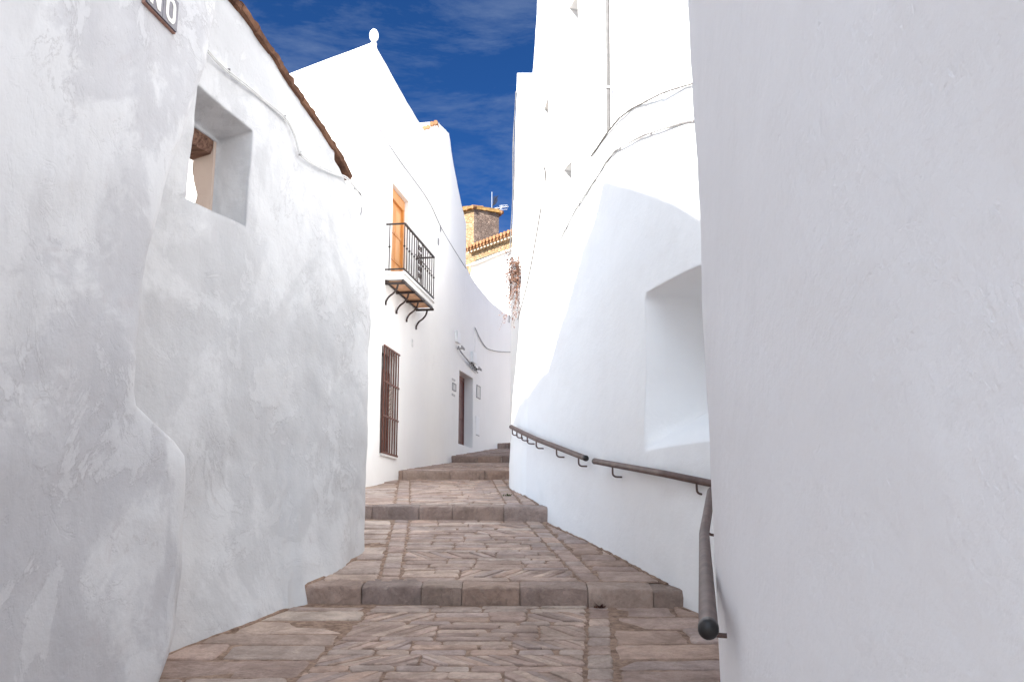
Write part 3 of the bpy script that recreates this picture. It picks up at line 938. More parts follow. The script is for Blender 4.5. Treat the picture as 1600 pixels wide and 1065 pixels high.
# barred window
wn = sub('barred_window', hC, onC(15.6, 1.25))
build('shutter', join(leafbox(15.14, 15.58, 1.24, 2.62, -.16, -.12), leafbox(15.60, 16.04, 1.24, 2.62, -.16, -.12)), M_shut, wn, 20)
build('pane', leafbox(15.14, 16.04, 2.62, 2.90, -.15, -.14), M_glass, wn, 20)
build('sill', leafbox(15.15, 16.03, 1.19, 1.225, -.2, .035), M_white2, wn, 20)
first = None
for i in range(7):
    y = 15.17+.84*i/6
    p = onC(y, 0, .03)
    if first is None: first = build('bar', tube([(p.x, p.y, 1.235), (p.x, p.y, 2.93)], .0115, 6), simple('rust_brown_bar', (.13, .05, .035), .55, .3, 30, .2), wn); f0 = p
    else:
        c = first.copy(); COL.objects.link(c); c.parent = wn; c.location = p-f0
first = None
for z in (1.24, 1.815, 2.36, 2.925):
    if first is None: first = build('cross_bar', bar(onC(15.13, z, .035), onC(16.06, z, .035), .016, .03), bpy.data.materials['rust_brown_bar'], wn, 20); z0_ = z
    else:
        c = first.copy(); COL.objects.link(c); c.parent = wn; c.location = (0, 0, z-z0_)
V, F = [], []
for zc in [1.88+.078*i for i in range(6)]:
    for s in (-1, 1):
        pts = []
        for q in range(18):
            a = q/17*2*math.pi*1.3; r = .045*(1-q/28)
            pts.append(onC(15.60+s*.048+r*math.cos(a)*s, zc+r*math.sin(a), .03))
        V, F = join((V, F), tube(pts, .0075, 5))
build('scrollwork', (V, F), simple('pale_iron', (.34, .30, .27), .5, .2, 30, .1), wn)

# street door
dr = sub('street_door', hC, onC(21.1, 1.9))
dl = build('leaf', leafbox(20.56, 21.70, 1.87, 3.34, -.27, -.21), M_door, dr, 20)
V, F = [], []
for a in (20.62, 21.16):
    for q0, q1 in ((1.98, 2.40), (2.48, 2.90), (2.98, 3.26)): V, F = join((V, F), leafbox(a, a+.46, q0, q1, -.22, -.198))
build('panel', (V, F), M_door, dl, 20)
build('frame', join(leafbox(20.55, 21.72, 3.34, 3.43, -.28, -.195), leafbox(20.55, 20.60, 1.87, 3.34, -.28, -.195), leafbox(21.68, 21.72, 1.87, 3.34, -.28, -.195)), M_door, dr, 20)

# low garden wall that carries the facade on round the bend
gw = thing('garden_wall', 'low curved white garden wall rounding the street bend beyond the balcony house', 'wall', (-.5, 23.5, 1.8))
GP = [(-1.035, 21.0), (-.78, 22.2), (-.40, 24), (.5, 26.3), (1.6, 28), (3.6, 29.2), (6.2, 28.8), (8.0, 26.5), (8.6, 22), (8.7, 17)]  # unseen run past the bend is added to bounce sunlight back
def gtop(x, y): return 5.6 if x > 2.2 else lerp([(21.0, 5.86), (21.3, 5.76), (22.0, 5.68), (23, 5.62), (24.6, 5.58), (29, 5.9)], y)
gp = chaikin(GP, 2)
o = build('wall', wall(gp, lambda x, y: 0., gtop, .35, .14, 1, None, .012, 31), M_white2, gw, 40)
cut(o, [boxcut(20.55, 21.72, 1.86, 3.43, .3, -.6)])

# cable and vents on the facade
fc = thing('facade_cable', 'thin pale cable running level along the white house facade then dropping at the corner', 'cable', onC(18, 6.2))
pts = [onC(14.3, 3.0, .008), onC(14.3, 5.2, .008), onC(14.42, 5.8, .008), onC(14.62, 6.28, .008), onC(14.78, 6.36, .008), onC(14.95, 6.33, .008), onC(16, 6.31, .008), onC(17.8, 6.28, .008), onC(18.95, 6.06, .008), onC(20, 5.95, .008), onC(21.0, 5.80, .008)]
build('cable', tube(smooth_curve(pts, 6), .008, 6), M_cable_grey, fc)
vt = None
for y, z, lab in ((18.84, 6.04, 'small grey vent grille above the long cable on the white facade'), (18.70, 5.72, 'small grey vent grille just below the long cable on the white facade'), (16.94, 3.31, 'pale vent plate on the white facade between balcony brackets and barred window')):
    t = thing('wall_vent', lab, 'vent', onC(y, z), 'vents on the white facade')
    build('frame', leafbox(y-.045, y+.045, z-.07, z+.07, -.01, .006), M_grey if z > 5 else M_cable, t, 20)
    V, F = [], []
    for i in range(4): V, F = join((V, F), leafbox(y-.036, y+.036, z-.05+.028*i, z-.036+.028*i, .005, .010))
    build('slat', (V, F), M_plaqd if z > 5 else M_cable, t, 20)

# cable on the bend with its drop, insulators above the door
bc = thing('bend_cable', 'dark sagging cable round the bend of the garden wall, right of the street door', 'cable', onC(23, 4.6))
def onG(y, z, d=.02):
    a = [(p[1], p[0]) for p in gp if p[0] < 2.6]; return Vector((lerp(a, y), y, z))+Vector((.9, -.35, 0)).normalized()*d
build('cable', tube(smooth_curve([onG(21.8, 4.62), onG(22.3, 4.45), onG(22.9, 4.36), onG(23.6, 4.42), onG(24.3, 4.52), onG(25.2, 4.68), onG(26.4, 4.9)], 7), .012, 6), M_cable_grey, bc)
build('drop', tube([onG(21.8, 4.62), onG(21.8, 3.95)], .007, 5), M_cable, bc)
ins = thing('insulator_bracket', 'angled cable bracket with black insulator rings over the street door', 'bracket', onC(21, 3.75))
build('cable', tube(smooth_curve([onC(20.3, 3.90, .05), onC(20.42, 3.80, .07), onC(20.9, 3.73, .07), onC(21.5, 3.64, .07), onC(21.95, 3.60, .05)], 6), .016, 6), M_cable_grey, ins)
for y, z in ((20.36, 3.86), (21.85, 3.66)):
    build('arm', join(bar(onC(y, z, -.02), onC(y, z, .16), .03, .03), bar(onC(y-.12, z+.02, .13), onC(y+.12, z, .13), .025, .04)), M_cable_grey, ins, 20)
first = None
for i in range(4):
    y = 21.28+.13*i; p = onC(y, 3.695-.02*i, .07)
    if first is None: first = build('insulator', lathe((p.x, p.y, p.z-.045), [(.015, .012), (.036, .018), (.04, .045), (.036, .07), (.015, .078)], 12), M_ins, ins); f0 = p
    else:
        c = first.copy(); COL.objects.link(c); c.parent = ins; c.location = p-f0
for y, z, w, lab in ((20.3, 4.08, .12, 'white junction box left of the insulator bracket over the street door'), (21.65, 3.88, .16, 'white junction box right of the insulator bracket over the street door')):
    t = thing('junction_box', lab, 'box', onC(y, z), 'junction boxes over the street door')
    build('box', leafbox(y-w, y+w, z-.11, z+.13, -.01, .05), M_white, t, 20)
    build('lid', leafbox(y-w-.01, y+w+.01, z-.115, z+.135, .051, .062), M_white, t, 20)
def plaque(name, y, z, w, h, lab, f=onC):
    t = thing(name, lab, 'plaque', f(y, z, 0))
    def bx(a, b, c, d, e, g): 
        V = [tuple(f(yy, zz, q)) for q in (e, g) for yy, zz in ((a, c), (b, c), (b, d), (a, d))]
        return V, [(3, 2, 1, 0), (4, 5, 6, 7), (0, 1, 5, 4), (1, 2, 6, 5), (2, 3, 7, 6), (3, 0, 4, 7)]
    build('plate', bx(y-w, y+w, z-h, z+h, -.01, .012), M_plaq, t, 20)
    build('border', join(bx(y-w, y+w, z+h-.02, z+h, .011, .018), bx(y-w, y+w, z-h, z-h+.02, .011, .018), bx(y-w, y-w+.02, z-h+.0, z+h, .0115, .0175), bx(y+w-.02, y+w, z-h, z+h, .0115, .0175)), M_plaqd, t, 20)
    return t
plaque('wall_plaque', 22.2, 3.19, .17, .15, 'small framed grey plaque just right of the street door', onG)
plaque('house_plate', 20.15, 3.0, .13, .08, 'narrow grey house plate just left of the street door')
for z, lab in ((3.15, 'short pale strip above the house plate beside the street door'), (2.83, 'short pale strip below the house plate beside the street door')):
    o = build('wall_strip', leafbox(20.0, 20.22, z-.02, z+.02, -.01, .012), M_plaq, None, 20)
    tag(o, lab, 'strip', 'strips by the street door')
t = thing('meter_cover', 'white meter cover low on the wall at right of the street door', 'cover', onG(22.1, 2.4, 0))
V = [tuple(onG(y, z, q)) for q in (-.01, .012) for y, z in ((21.98, 2.2), (22.3, 2.2), (22.3, 2.62), (21.98, 2.62))]
build('door', (V, [(3, 2, 1, 0), (4, 5, 6, 7), (0, 1, 5, 4), (1, 2, 6, 5), (2, 3, 7, 6), (3, 0, 4, 7)]), M_white, t, 20)
build('gap', bar(onG(21.98, 2.19, .006), onG(22.3, 2.19, .006), .014, .012), M_grey, t, 20)

# ------------------------------------------------------------------ far: white wall, church
fw = thing('far_white_wall', 'sunlit white wall closing the street beneath the ochre church', 'wall', (-.5, 33, 4))
FP = [(-1.50, 34.6), (0, 32.45), (3, 28.6)]
build('wall', wall(FP, lambda x, y: 1.5, lambda x, y: 9.61, .4, .3, 1, None, .02, 41), M_white2, fw, 40)
V, F = bar((-1.5, 34.58, 9.625), (3, 28.58, 9.625), .44, .02)
build('coping', (V, F), M_white2, fw, 20)
ch = thing('church', 'ochre rubble-stone church with square tower and tiled nave roof beyond the white wall', 'church', (-1.5, 42, 4))
def box8(pts, z0, z1):
    n = len(pts)
    V = [(x, y, z0) for x, y in pts]+[(x, y, z1) for x, y in pts]
    return V, [tuple(range(n-1, -1, -1)), tuple(range(n, 2*n))]+[(i, (i+1) % n, n+(i+1) % n, n+i) for i in range(n)]
tl, tr = (-1.83, 45), (-.66, 45.4); 
tb = [tl, tr, (tr[0]-.6, tr[1]+2.5), (tl[0]-2.9, tl[1]+2.5)]
me = build('tower', box8([tl, tr, (tr[0]-1, tr[1]+2.5), (tl[0]-2.9, tl[1]+2.5)], 3, 15.42), M_ochre, ch, 20)
V = [(tl[0]-.01, tl[1]-.03, 3), (tr[0]+.02, tr[1]-.03, 3), (tr[0]+.02, tr[1]-.03, 15.40), (tl[0]-.01, tl[1]-.03, 15.45), (tl[0]-.01, tl[1]+.0, 3), (tr[0]+.02, tr[1]+.0, 3), (tr[0]+.02, tr[1]+.0, 15.40), (tl[0]-.01, tl[1]+.0, 15.45)]
o = build('dark_face', (V, [(0, 1, 2, 3), (7, 6, 5, 4), (0, 4, 5, 1), (1, 5, 6, 2), (2, 6, 7, 3), (3, 7, 4, 0)]), M_towerdark, ch, 20)  # front overlaid in darker rubble than the tower body
o['label'] = 'dark tower face'
rf = build('tower_roof', ([(tl[0]-.15, tl[1]-.12, 15.42), (tr[0]+.22, tr[1]-.12, 15.3), (tr[0]-.8, tr[1]+2.6, 15.3), (tl[0]-3.1, tl[1]+2.6, 15.42),
     (tl[0]-.1, tl[1]-.1, 15.55), (tr[0]+.05, tr[1]-.1, 15.52), (tr[0]-.9, tr[1]+1.4, 15.9), (tl[0]-1.8, tl[1]+1.4, 15.9)],
     [(0, 1, 5, 4), (1, 2, 6, 5), (2, 3, 7, 6), (3, 0, 4, 7), (4, 5, 6, 7), (3, 2, 1, 0)]), M_lichen, ch, 20)
V, F = [], []
for i in range(11):
    t = i/10; a = Vector((tl[0]-.1-2.9*t, tl[1]-.14+2.5*t, 15.47))
    V, F = join((V, F), tube([a, a+Vector((.5, .5, .12))], .095, 8))
for i in range(6):
    a = Vector((tr[0]+.22-.1*i, tr[1]-.1+.25*i, 15.32)); V, F = join((V, F), tube([a, a+Vector((-.5, .2, .15))], .095, 8))
build('tower_tiles', (V, F), M_tile_o, rf, 30)
n0, n1 = Vector((-1.60, 37, 0)), Vector((3.0, 31.4, 0))
nd = (n1-n0).normalized(); nn = Vector((-nd.y, nd.x, 0)); nn = nn if nn.y > 0 else -nn
nv = [n0, n1, n1+nn*6, n0+nn*6]
build('nave', box8([(p.x, p.y) for p in nv], 3, 10.90), M_ochre, ch, 20)
e0, e1 = n0-nn*.2-nd*.1, n1-nn*.2
V = [tuple(e0+Vector((0, 0, 10.90))), tuple(e1+Vector((0, 0, 10.90))), tuple(e1+nn*6+Vector((0, 0, 11.53))), tuple(e0+nn*6+Vector((0, 0, 11.53)))]
V += [(x, y, z+.07) for x, y, z in V]
nr = build('nave_roof', (V, [(3, 2, 1, 0), (4, 5, 6, 7), (0, 1, 5, 4), (1, 2, 6, 5), (2, 3, 7, 6), (3, 0, 4, 7)]), M_tile_o, ch, 20)
V, F = [], []
L = (e1-e0).length; i = 0
while i*.21 < L:
    a = e0+nd*(.21*i)+Vector((0, 0, 11.02)); V, F = join((V, F), tube([a-nn*.09, a+nn*5.8+Vector((0, 0, .63))], .078, 8)); i += 1
build('roof_tiles', (V, F), M_tile_o, nr, 30)
V, F = [], []
i = 0
while i*.21 < L:
    a = e0+nd*(.21*i+.1)+nn*.17+Vector((0, 0, 10.88)); V, F = join((V, F), tube([a-nn*.13, a+nn*.05], .07, 8)); i += 1
build('eave_corbels', (V, F), simple('pale_mortar', (.55, .43, .30), .9, .2, 6, .2), nr, 30)
# barred window with a small tiled hood in the nave
w0, w1 = n0+nd*.72, n0+nd*1.95
nw = sub('nave_window', ch, (w0.x, w0.y, 10))
V = [tuple(p-nn*q+Vector((0, 0, z))) for z, q in ((9.5, .02), (10.26, .02), (9.5, -.1), (10.26, -.1)) for p in (w0, w1)]
build('pane', (V, [(0, 1, 3, 2), (4, 6, 7, 5), (0, 2, 6, 4), (1, 5, 7, 3), (2, 3, 7, 6), (0, 4, 5, 1)]), M_glass, nw, 20)
V, F = [], []
for q, z, h in ((.10, 10.31, .05), (.16, 10.36, .05)): V, F = join((V, F), bar(w0-nd*.12-nn*(q/2)+Vector((0, 0, z)), w1+nd*.12-nn*(q/2)+Vector((0, 0, z)), q+.2, h))
build('hood', (V, F), simple('dark_hood', (.06, .06, .05), .7, .3, 8, .2), nw, 20)
first = None
for i in range(9):
    p = w0+(w1-w0)*(i+.5)/9-nn*.12
    if first is None: first = build('bar', tube([(p.x, p.y, 9.5), (p.x, p.y, 10.3)], .022, 6), M_iron, nw); f0 = p.copy()
    else:
        c = first.copy(); COL.objects.link(c); c.parent = nw; c.location = p-f0
# aerials
an = thing('grid_aerial', 'dark dish aerial on a thin mast on top of the church tower', 'aerial', (-.98, 45.3, 15.5))
build('mast', tube([(-.98, 45.3, 15.3), (-.98, 45.3, 16.38)], .016, 6), M_galv, an)
V, F = [], []
for i in range(9):
    t = i/8; V, F = join((V, F), tube([(-.93+.02*t, 45.3, 15.70+.05*i), (-.80+.10*math.sin(t*3.1), 45.3+.02, 15.78+.05*i)], .016, 5))
V, F = join((V, F), tube(smooth_curve([(-.97, 45.3, 15.62), (-.86, 45.32, 15.9), (-.68, 45.32, 16.2)], 6), .02, 5))
build('grid', (V, F), M_cap, an)
an = thing('yagi_aerial', 'thin white rod television aerial reaching right from the church tower top', 'aerial', (-.7, 45.3, 15.4))
build('boom', tube([(-.9, 45.3, 15.53), (-.17, 45.2, 15.60)], .014, 5), M_cable, an)
build('mast', tube([(-.82, 45.3, 15.25), (-.82, 45.3, 15.58)], .018, 5), M_galv, an)
V, F = [], []
for i in range(6): V, F = join((V, F), tube([(-.72+.1*i, 45.0, 15.53+.01*i), (-.72+.1*i, 45.5, 15.57+.01*i)], .008, 5))
for dz in (-.12, .1): V, F = join((V, F), tube([(-.62, 45.25, 15.56+dz), (-.22, 45.2, 15.58+dz)], .009, 5))
V, F = join((V, F), bar((-.55, 45.25, 15.50), (-.50, 45.25, 15.66), .05, .03, (0, 1, 0)))
build('elements', (V, F), M_cable, an)

# ------------------------------------------------------------------ right hand houses
nw_ = thing('corner_house', 'smooth white-painted house wall in shade filling the right edge, with a rounded corner', 'house', (.9, 3, -1))
D1 = [(.58, -5), (.59, 0), (.605, 1.8), (.635, 2.7), (.70, 3.4), (.86, 4.2), (1.055, 5.05), (1.26, 5.9), (1.50, 6.75), (1.80, 7.35), (2.3, 8.3)]
def d1_disp(x, y, z): return .008*(z+1)+.022*nz(y, z, 2, .6, 2)+.006*nz(x, y, z, 2.2, 3)
build('wall', wall(chaikin(D1, 2), lambda x, y: -3.0, lambda x, y: 6.2, .5, .085, -1, d1_disp, .008, 51), M_roll, nw_, 50)
V, F = box8([(1.0, -5), (6, -5), (6, 8.4), (2.6, 8.4), (1.6, 5.2), (1.2, 3.6)], -3, 6.1)
build('rear_block', (V, F), M_white2, nw_, 20)

hD = thing('niche_house', 'tall sunlit white house on the right with a deep wall niche', 'house', (1, 10, 0))
DP = [(2.0, 6.75), (1.70, 7.25), (1.33, 8.0), (.88, 9.8), (.37, 11.4), (.13, 13.3), (-.03, 14.7), (.0, 15.05), (.12, 15.25), (.6, 15.5), (2.5, 16.2)]
def bat(y): return lerp([(7, .0), (10, .012), (11.4, .03), (14.5, .058), (16, .058)], y)
def d_disp(x, y, z):
    d = -bat(y)*max(0, z-1.0)
    if z < 1.9 and y < 9.6: d += .10*max(0, 1-abs(y-8.35)/1.2)*max(0, 1-abs(z-.55)/1.1)**1.5*.6
    if 7.0 < y < 8.8 and .4 < z < 2.4:
        def ss(t): t = max(0, min(1, t)); return t*t*(3-2*t)
        fy = ss((8.56+.012*nz(z, 3, 0, 3, 2)-y)/.12); fz = ss((2.125+.012*nz(y, 0, 3, 3, 2)-z)/.085)
        q = max(0, min(1, (z-.71)/.74)); q = q*.75+.25*ss(q)
        d -= 1.2*fy*fz*q
    if z > 3.3: d += .07*min(1, (z-3.3)/.6)*(1 if 10.98 < y < 11.32 else 0)
    if 13 < y < 15.3 and z < 2.6: d += .03*min(1, max(0, (2.6-z)/.5))
    return d
LEDGE = [(7, 3.55), (7.63, 3.684), (8.76, 3.977), (9.1, 4.03), (9.47, 4.03), (9.75, 4.0), (10.04, 3.96)]
def dtop(x, y):
    if x > 1.0 and y > 15.3: return 11.
    if y < 10.05: return lerp(LEDGE, y)+.06
    return 11.
dp = chaikin(DP, 2)
dp = [p for a, b in zip(dp, dp[1:]) for p in resample([a, b], .02 if 7.1 < (a[1]+b[1])/2 < 8.8 else .085)[:-1]]+[dp[-1]]
out = []
for p, q in zip(dp, dp[1:]):
    out.append(p)
    for yy in (10.04, 10.056, 10.965, 10.985, 11.315, 11.335):
        if p[1] < yy < q[1]:
            t = (yy-p[1])/(q[1]-p[1]); out.append((p[0]+(q[0]-p[0])*t, yy))
out.append(dp[-1])
wD = build('wall', wall(out, lambda x, y: -1.5 if y < 9.3 else (-.8 if y < 12 else .2), dtop, 1.6, .085, -1, d_disp, .014, 61, zstep=.032, fixed=True, split=lambda x, y: lerp(LEDGE, y)), M_white, hD, 45)
def d_x(y): return lerp([(p[1], p[0]) for p in DP[:7]], y)
dn = Vector((-.955, -.296, 0)); dd_ = Vector((-.272, .962, 0))
def onD(y, z, d=0): return Vector((d_x(y)+bat(y)*max(0, z-1), y, z))+dn*d
niche = hull([tuple(p) for p in (onD(8.50, .72, .25), onD(8.50, 2.08, .25), onD(7.3, .62, .25), onD(7.3, 2.10, .25), onD(8.42, 1.42, -.80), onD(8.46, 2.07, -.80), onD(7.3, 1.42, -.80), onD(7.3, 2.09, -.80))])
def slit(y0, y1, z0, z1, dep=.42): return hull([tuple(onD(y, z, d)) for y in (y0, y1) for z in (z0, z1) for d in (.2, -dep)])
cut(wD, [slit(10.44, 10.76, 5.66, 6.22), slit(11.84, 12.25, 4.92, 5.6), slit(10.62, 10.92, 3.62, 4.22)])
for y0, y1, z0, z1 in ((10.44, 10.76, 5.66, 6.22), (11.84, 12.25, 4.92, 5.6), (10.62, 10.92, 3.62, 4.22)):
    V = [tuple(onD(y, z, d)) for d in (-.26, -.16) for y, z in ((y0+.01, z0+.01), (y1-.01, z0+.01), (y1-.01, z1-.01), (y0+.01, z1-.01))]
    build('slit_shade_panel', (V, [(3, 2, 1, 0), (4, 5, 6, 7), (0, 1, 5, 4), (1, 2, 6, 5), (2, 3, 7, 6), (3, 0, 4, 7)]), M_slit, hD, 20)  # dark panel put in for the shade inside each slit
# upper wall set back above the ledge
UP = [(1.96, 6.9), (1.77, 7.4), (1.445, 8.06), (.985, 9.86), (.915, 10.1)]
def u_disp(x, y, z): return -.012*max(0, z-4)
build('upper_wall', wall(resample(UP, .1), lambda x, y: 3.3, lambda x, y: 11., .6, .1, -1, u_disp, .012, 71), M_white, hD, 45)
V, F = box8([(2.4, 7.6), (6, 7.6), (6, 12), (2.4, 15.9), (1.3, 11)], -1, 10.9)
build('rear_block', (V, F), M_white2, hD, 20)
V, F = [], []
for i in range(60):                                  # worn mortar lip along the ledge, coloured dark as its shadow line
    y = 7.5+2.45*i/60; p = onD(y, dtop(0, y)-.03, .014)
    q = onD(y+.045, dtop(0, y+.045)-.03, .014)
    V, F = join((V, F), bar(p+Vector((0, 0, .004*nz(y, 0, 0, 9))), q+Vector((0, 0, .006*nz(y, 3, 0, 9))), .018, .009+.006*nz(y, 5, 1, 7)))
build('ledge_lip', (V, F), simple('shadow_dark_mortar', (.16, .15, .14), .9, .3, 12, .3), hD, 30)

hE = thing('white_block', 'narrow sunlit white house end behind the niche house, against the sky', 'house', (.5, 18, 1))
V = []; n = 10
for j in range(n+1):
    z = .2+8.55*j/n; x = lerp([(.2, -.03), (4.1, -.03), (8.75, .10)], z)
    V += [(x+.01*nz(z, 0, 0, 1), 17.5, z), (1.4, 17.5, z), (1.4, 18.9, z), (x+.03+.01*nz(z, 4, 0, 1), 18.9, z)]
F = []
for j in range(n):
    for i in range(4): F.append((j*4+i, j*4+(i+1) % 4, j*4+4+(i+1) % 4, j*4+4+i))
F.append((3, 2, 1, 0)); F.append(tuple(n*4+i for i in range(4)))
build('wall', (V, F), M_white2, hE, 30)

# drainpipe / cables on the right houses
dpipe = thing('drainpipe', 'thin pipe coloured as a shadow line, upright on the upper wall above the ledge of the niche house', 'pipe', tuple(Vector((1.0, 9.45, 4.1))))
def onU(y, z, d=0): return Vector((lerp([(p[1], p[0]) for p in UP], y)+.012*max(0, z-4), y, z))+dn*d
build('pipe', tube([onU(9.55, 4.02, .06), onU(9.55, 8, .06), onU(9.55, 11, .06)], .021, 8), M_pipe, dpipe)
first = None
for z in (4.6, 6.2, 7.8):
    if first is None: first = build('clamp', bar(onU(9.55, z, -.02), onU(9.55, z, .085), .05, .02), M_white, dpipe, 20); f0 = onU(9.55, z)
    else:
        c = first.copy(); COL.objects.link(c); c.parent = dpipe; c.location = onU(9.55, z)-f0
dc = thing('ledge_cable', 'thin cable climbing along the niche house wall below the ledge and slit windows', 'cable', onD(9, 3.7))
pts = [onD(7.2, 3.26, .012), onD(7.62, 3.376, .012), onD(8.3, 3.56, .014), onD(9.1, 3.74, .014), onD(9.45, 3.76, .012), onD(9.8, 3.70, .012), onD(10.33, 3.585, .012), onD(10.75, 3.44, .012), onD(11.1, 3.27, .012)]
sp = smooth_curve(pts, 7)
build('cable', join(tube(sp, .0065, 6), tube([p+Vector((0, .01, .010+.005*math.sin(i*.9))) for i, p in enumerate(sp)], .0045, 5)), M_line, dc)
first = None
for y, z in ((7.62, 3.376), (8.3, 3.56), (9.1, 3.74), (9.8, 3.70), (10.33, 3.585), (10.75, 3.44)):
    if first is None: first = build('clip', bar(onD(y, z-.01, .012), onD(y, z+.02, .012), .014, .02, (1, 0, 0)), M_cable_grey, dc, 20); f0 = onD(y, z)
    else:
        c = first.copy(); COL.objects.link(c); c.parent = dc; c.location = onD(y, z)-f0
cd = thing('conduit', 'white looped conduit with clips beside the dry plant on the niche house', 'conduit', onD(11.3, 3.8))
pp = [onD(14.3, 3.15, .05), onD(13.2, 3.5, .03), onD(12.2, 4.02, .03), onD(11.55, 4.38, .04), onD(11.38, 4.45, .12), onD(11.3, 4.3, .13), onD(11.28, 3.9, .12), onD(11.27, 3.4, .08), onD(11.3, 3.2, .04)]
cp_ = smooth_curve(pp, 8)
build('thin_run', tube(cp_[:33], .010, 6), M_line, cd)
build('tube', tube(cp_[32:], .022, 8), M_cable, cd)
ec = thing('corner_cable', 'bundle of thin cables hanging down the sky edge of the narrow white house end', 'cable', (-.03, 17.5, 5))
V, F = [], []
for s in (0, .012):
    V, F = join((V, F), tube([(lerp([(.2, -.03), (4.1, -.03), (8.75, .10)], z)-.015-s+.012*math.sin(z*3.1+s*90), 17.49, z) for z in [3.8+.12*i for i in range(39)]], .008, 5))
build('cable', (V, F), M_line, ec)
nc = thing('corner_house_cable', 'thin cable strand hanging at the top of the niche house beside the shaded corner house', 'cable', onU(7.75, 5))
V, F = [], []
for s in (0, .03, .055):
    V, F = join((V, F), tube([onU(7.72+s+.012*math.sin(z*5+s*70), z, .02) for z in [3.7+.15*i for i in range(40)]], .009, 5))
build('cable', (V, F), M_line, nc)

# dry plant hanging from the wall
dry = Mat('dry_leaf', .8, .2); dry.color(dry.mix(dry.ramp(dry.noise(9, 5, .6), [(.35, 0.), (.65, 1.)]), (.10, .05, .036), (.24, .14, .10))); dry = dry.m
pl = thing('dry_plant', 'dry reddish-brown plant tuft hanging from the white wall beside the niche house', 'plant', (.06, 15.1, 4.1))
TV, TF, LV, LF = [], [], [], []
for i in range(70):
    z0 = random.choice((4.28, 4.2, 4.05, 3.9)); a = Vector((.10, 15.0+random.uniform(-.05, .1), z0))
    up = random.random()
    d = Vector((random.uniform(-.32, .08), random.uniform(-.30, .10), random.uniform(-.15, .32) if up < .6 else random.uniform(-.65, -.2)))
    pts = [a]
    for s in range(1, 6):
        t = s/5; pts.append(a+d*t+Vector((random.uniform(-.02, .02), random.uniform(-.02, .02), -.16*t*t+random.uniform(-.02, .02))))
    TV, TF = join((TV, TF), tube(pts, lambda t: .0055*(1-.7*t), 4))
    for q in range(12):
        t = random.uniform(.35, 1.05); c = pts[min(5, int(t*5))]+Vector((random.gauss(0, .03), random.gauss(0, .03), random.gauss(0, .03)))
        u = Vector((random.gauss(0, 1), random.gauss(0, 1), random.gauss(0, 1))).normalized(); w = u.orthogonal().normalized()
        l, b = random.uniform(.025, .05), random.uniform(.008, .016); k = len(LV)
        LV += [tuple(c), tuple(c+u*l*.5+w*b), tuple(c+u*l), tuple(c+u*l*.5-w*b)]; LF.append((k, k+1, k+2, k+3))
build('stems', (TV, TF), dry, pl); build('leaves', (LV, LF), dry, pl, 0)

# ------------------------------------------------------------------ handrails
def rail(name, label, pts, brk, ends, r=.0285):
    root = thing(name, label, 'handrail', pts[0], 'handrails along the right walls')
    # slightly rounded bends
    P = [Vector(p) for p in pts]; Q = [P[0]]
    for a, b, c in zip(P, P[1:], P[2:]):
        rr = min(.09, (a-b).length*.35, (c-b).length*.35)
        for t in range(6):
            s = t/5; p0, p2 = b+(a-b).normalized()*rr, b+(c-b).normalized()*rr
            Q.append(p0*(1-s)**2+b*2*s*(1-s)+p2*s*s)
    Q.append(P[-1])
    build('pipe', tube(Q, r, 20), M_rail, root)
    for (p, nrm) in brk:                              # J-shaped bracket: down, then into the wall
        p, nrm = Vector(p), Vector(nrm).normalized()
        c = smooth_curve([p+Vector((0, 0, -.01)), p+Vector((0, 0, -.075)), p+Vector((0, 0, -.095))+nrm*.007, p+Vector((0, 0, -.108))+nrm*.03, p+Vector((0, 0, -.11))+nrm*.09], 5)
        build('bracket', tube(c, .0085, 8), M_rail, root)
    for i in ends:
        p = P[i]; t = (P[0]-P[1]).normalized() if i == 0 else (P[-1]-P[-2]).normalized()
        rings = [(-.03, r*1.06), (.004, r*1.06), (.012, r*.95), (.018, r*.7), (.021, r*.3)]
        a = t.orthogonal().normalized(); b = t.cross(a); V = []; F = []
        for d, q in rings:
            for k in range(20):
                w = 2*math.pi*k/20; V.append(tuple(p+t*d+a*q*math.cos(w)+b*q*math.sin(w)))
        for j in range(4):
            for k in range(20): k2 = (k+1) % 20; F.append((j*20+k, j*20+k2, j*20+20+k2, j*20+20+k))
        F.append(tuple(80+k for k in range(20)))
        build('end_cap', (V, F), M_cap, root)
    return root
RP = [(.562, 2.89, -.268), (1.085, 5.6, .0), (1.40, 6.9, .30), (1.64, 7.33, .335), (1.235, 7.98, .478), (.81, 9.58, .695)]
W1 = (.95, -.3, 0); WD = (.96, .28, 0)
RB = [((.65, 3.35, -.22), W1), ((1.19, 6.05, .10), W1), ((1.44, 7.66, .41), WD), ((.935, 9.1, .625), WD)]
rail('handrail', 'near brown pipe handrail bending round the shaded corner house, black end cap foremost', RP, RB, (0, -1))
RP2 = [(.745, 9.84, .742), (.285, 11.42, 1.085), (.13, 12.5, 1.275), (-.01, 13.75, 1.48)]
RB2 = [((.685, 10.05, .788), WD), ((.49, 10.72, .933), WD), ((.285, 11.45, 1.09), WD), ((.19, 12.08, 1.20), (.99, .1, 0)), ((.125, 12.55, 1.283), (.99, .1, 0)), ((.065, 13.08, 1.37), (.99, .1, 0)), ((.005, 13.62, 1.458), (.99, .1, 0))]
rail('handrail', 'far brown pipe handrail climbing along the niche house wall up the street', RP2, RB2, (0, -1))

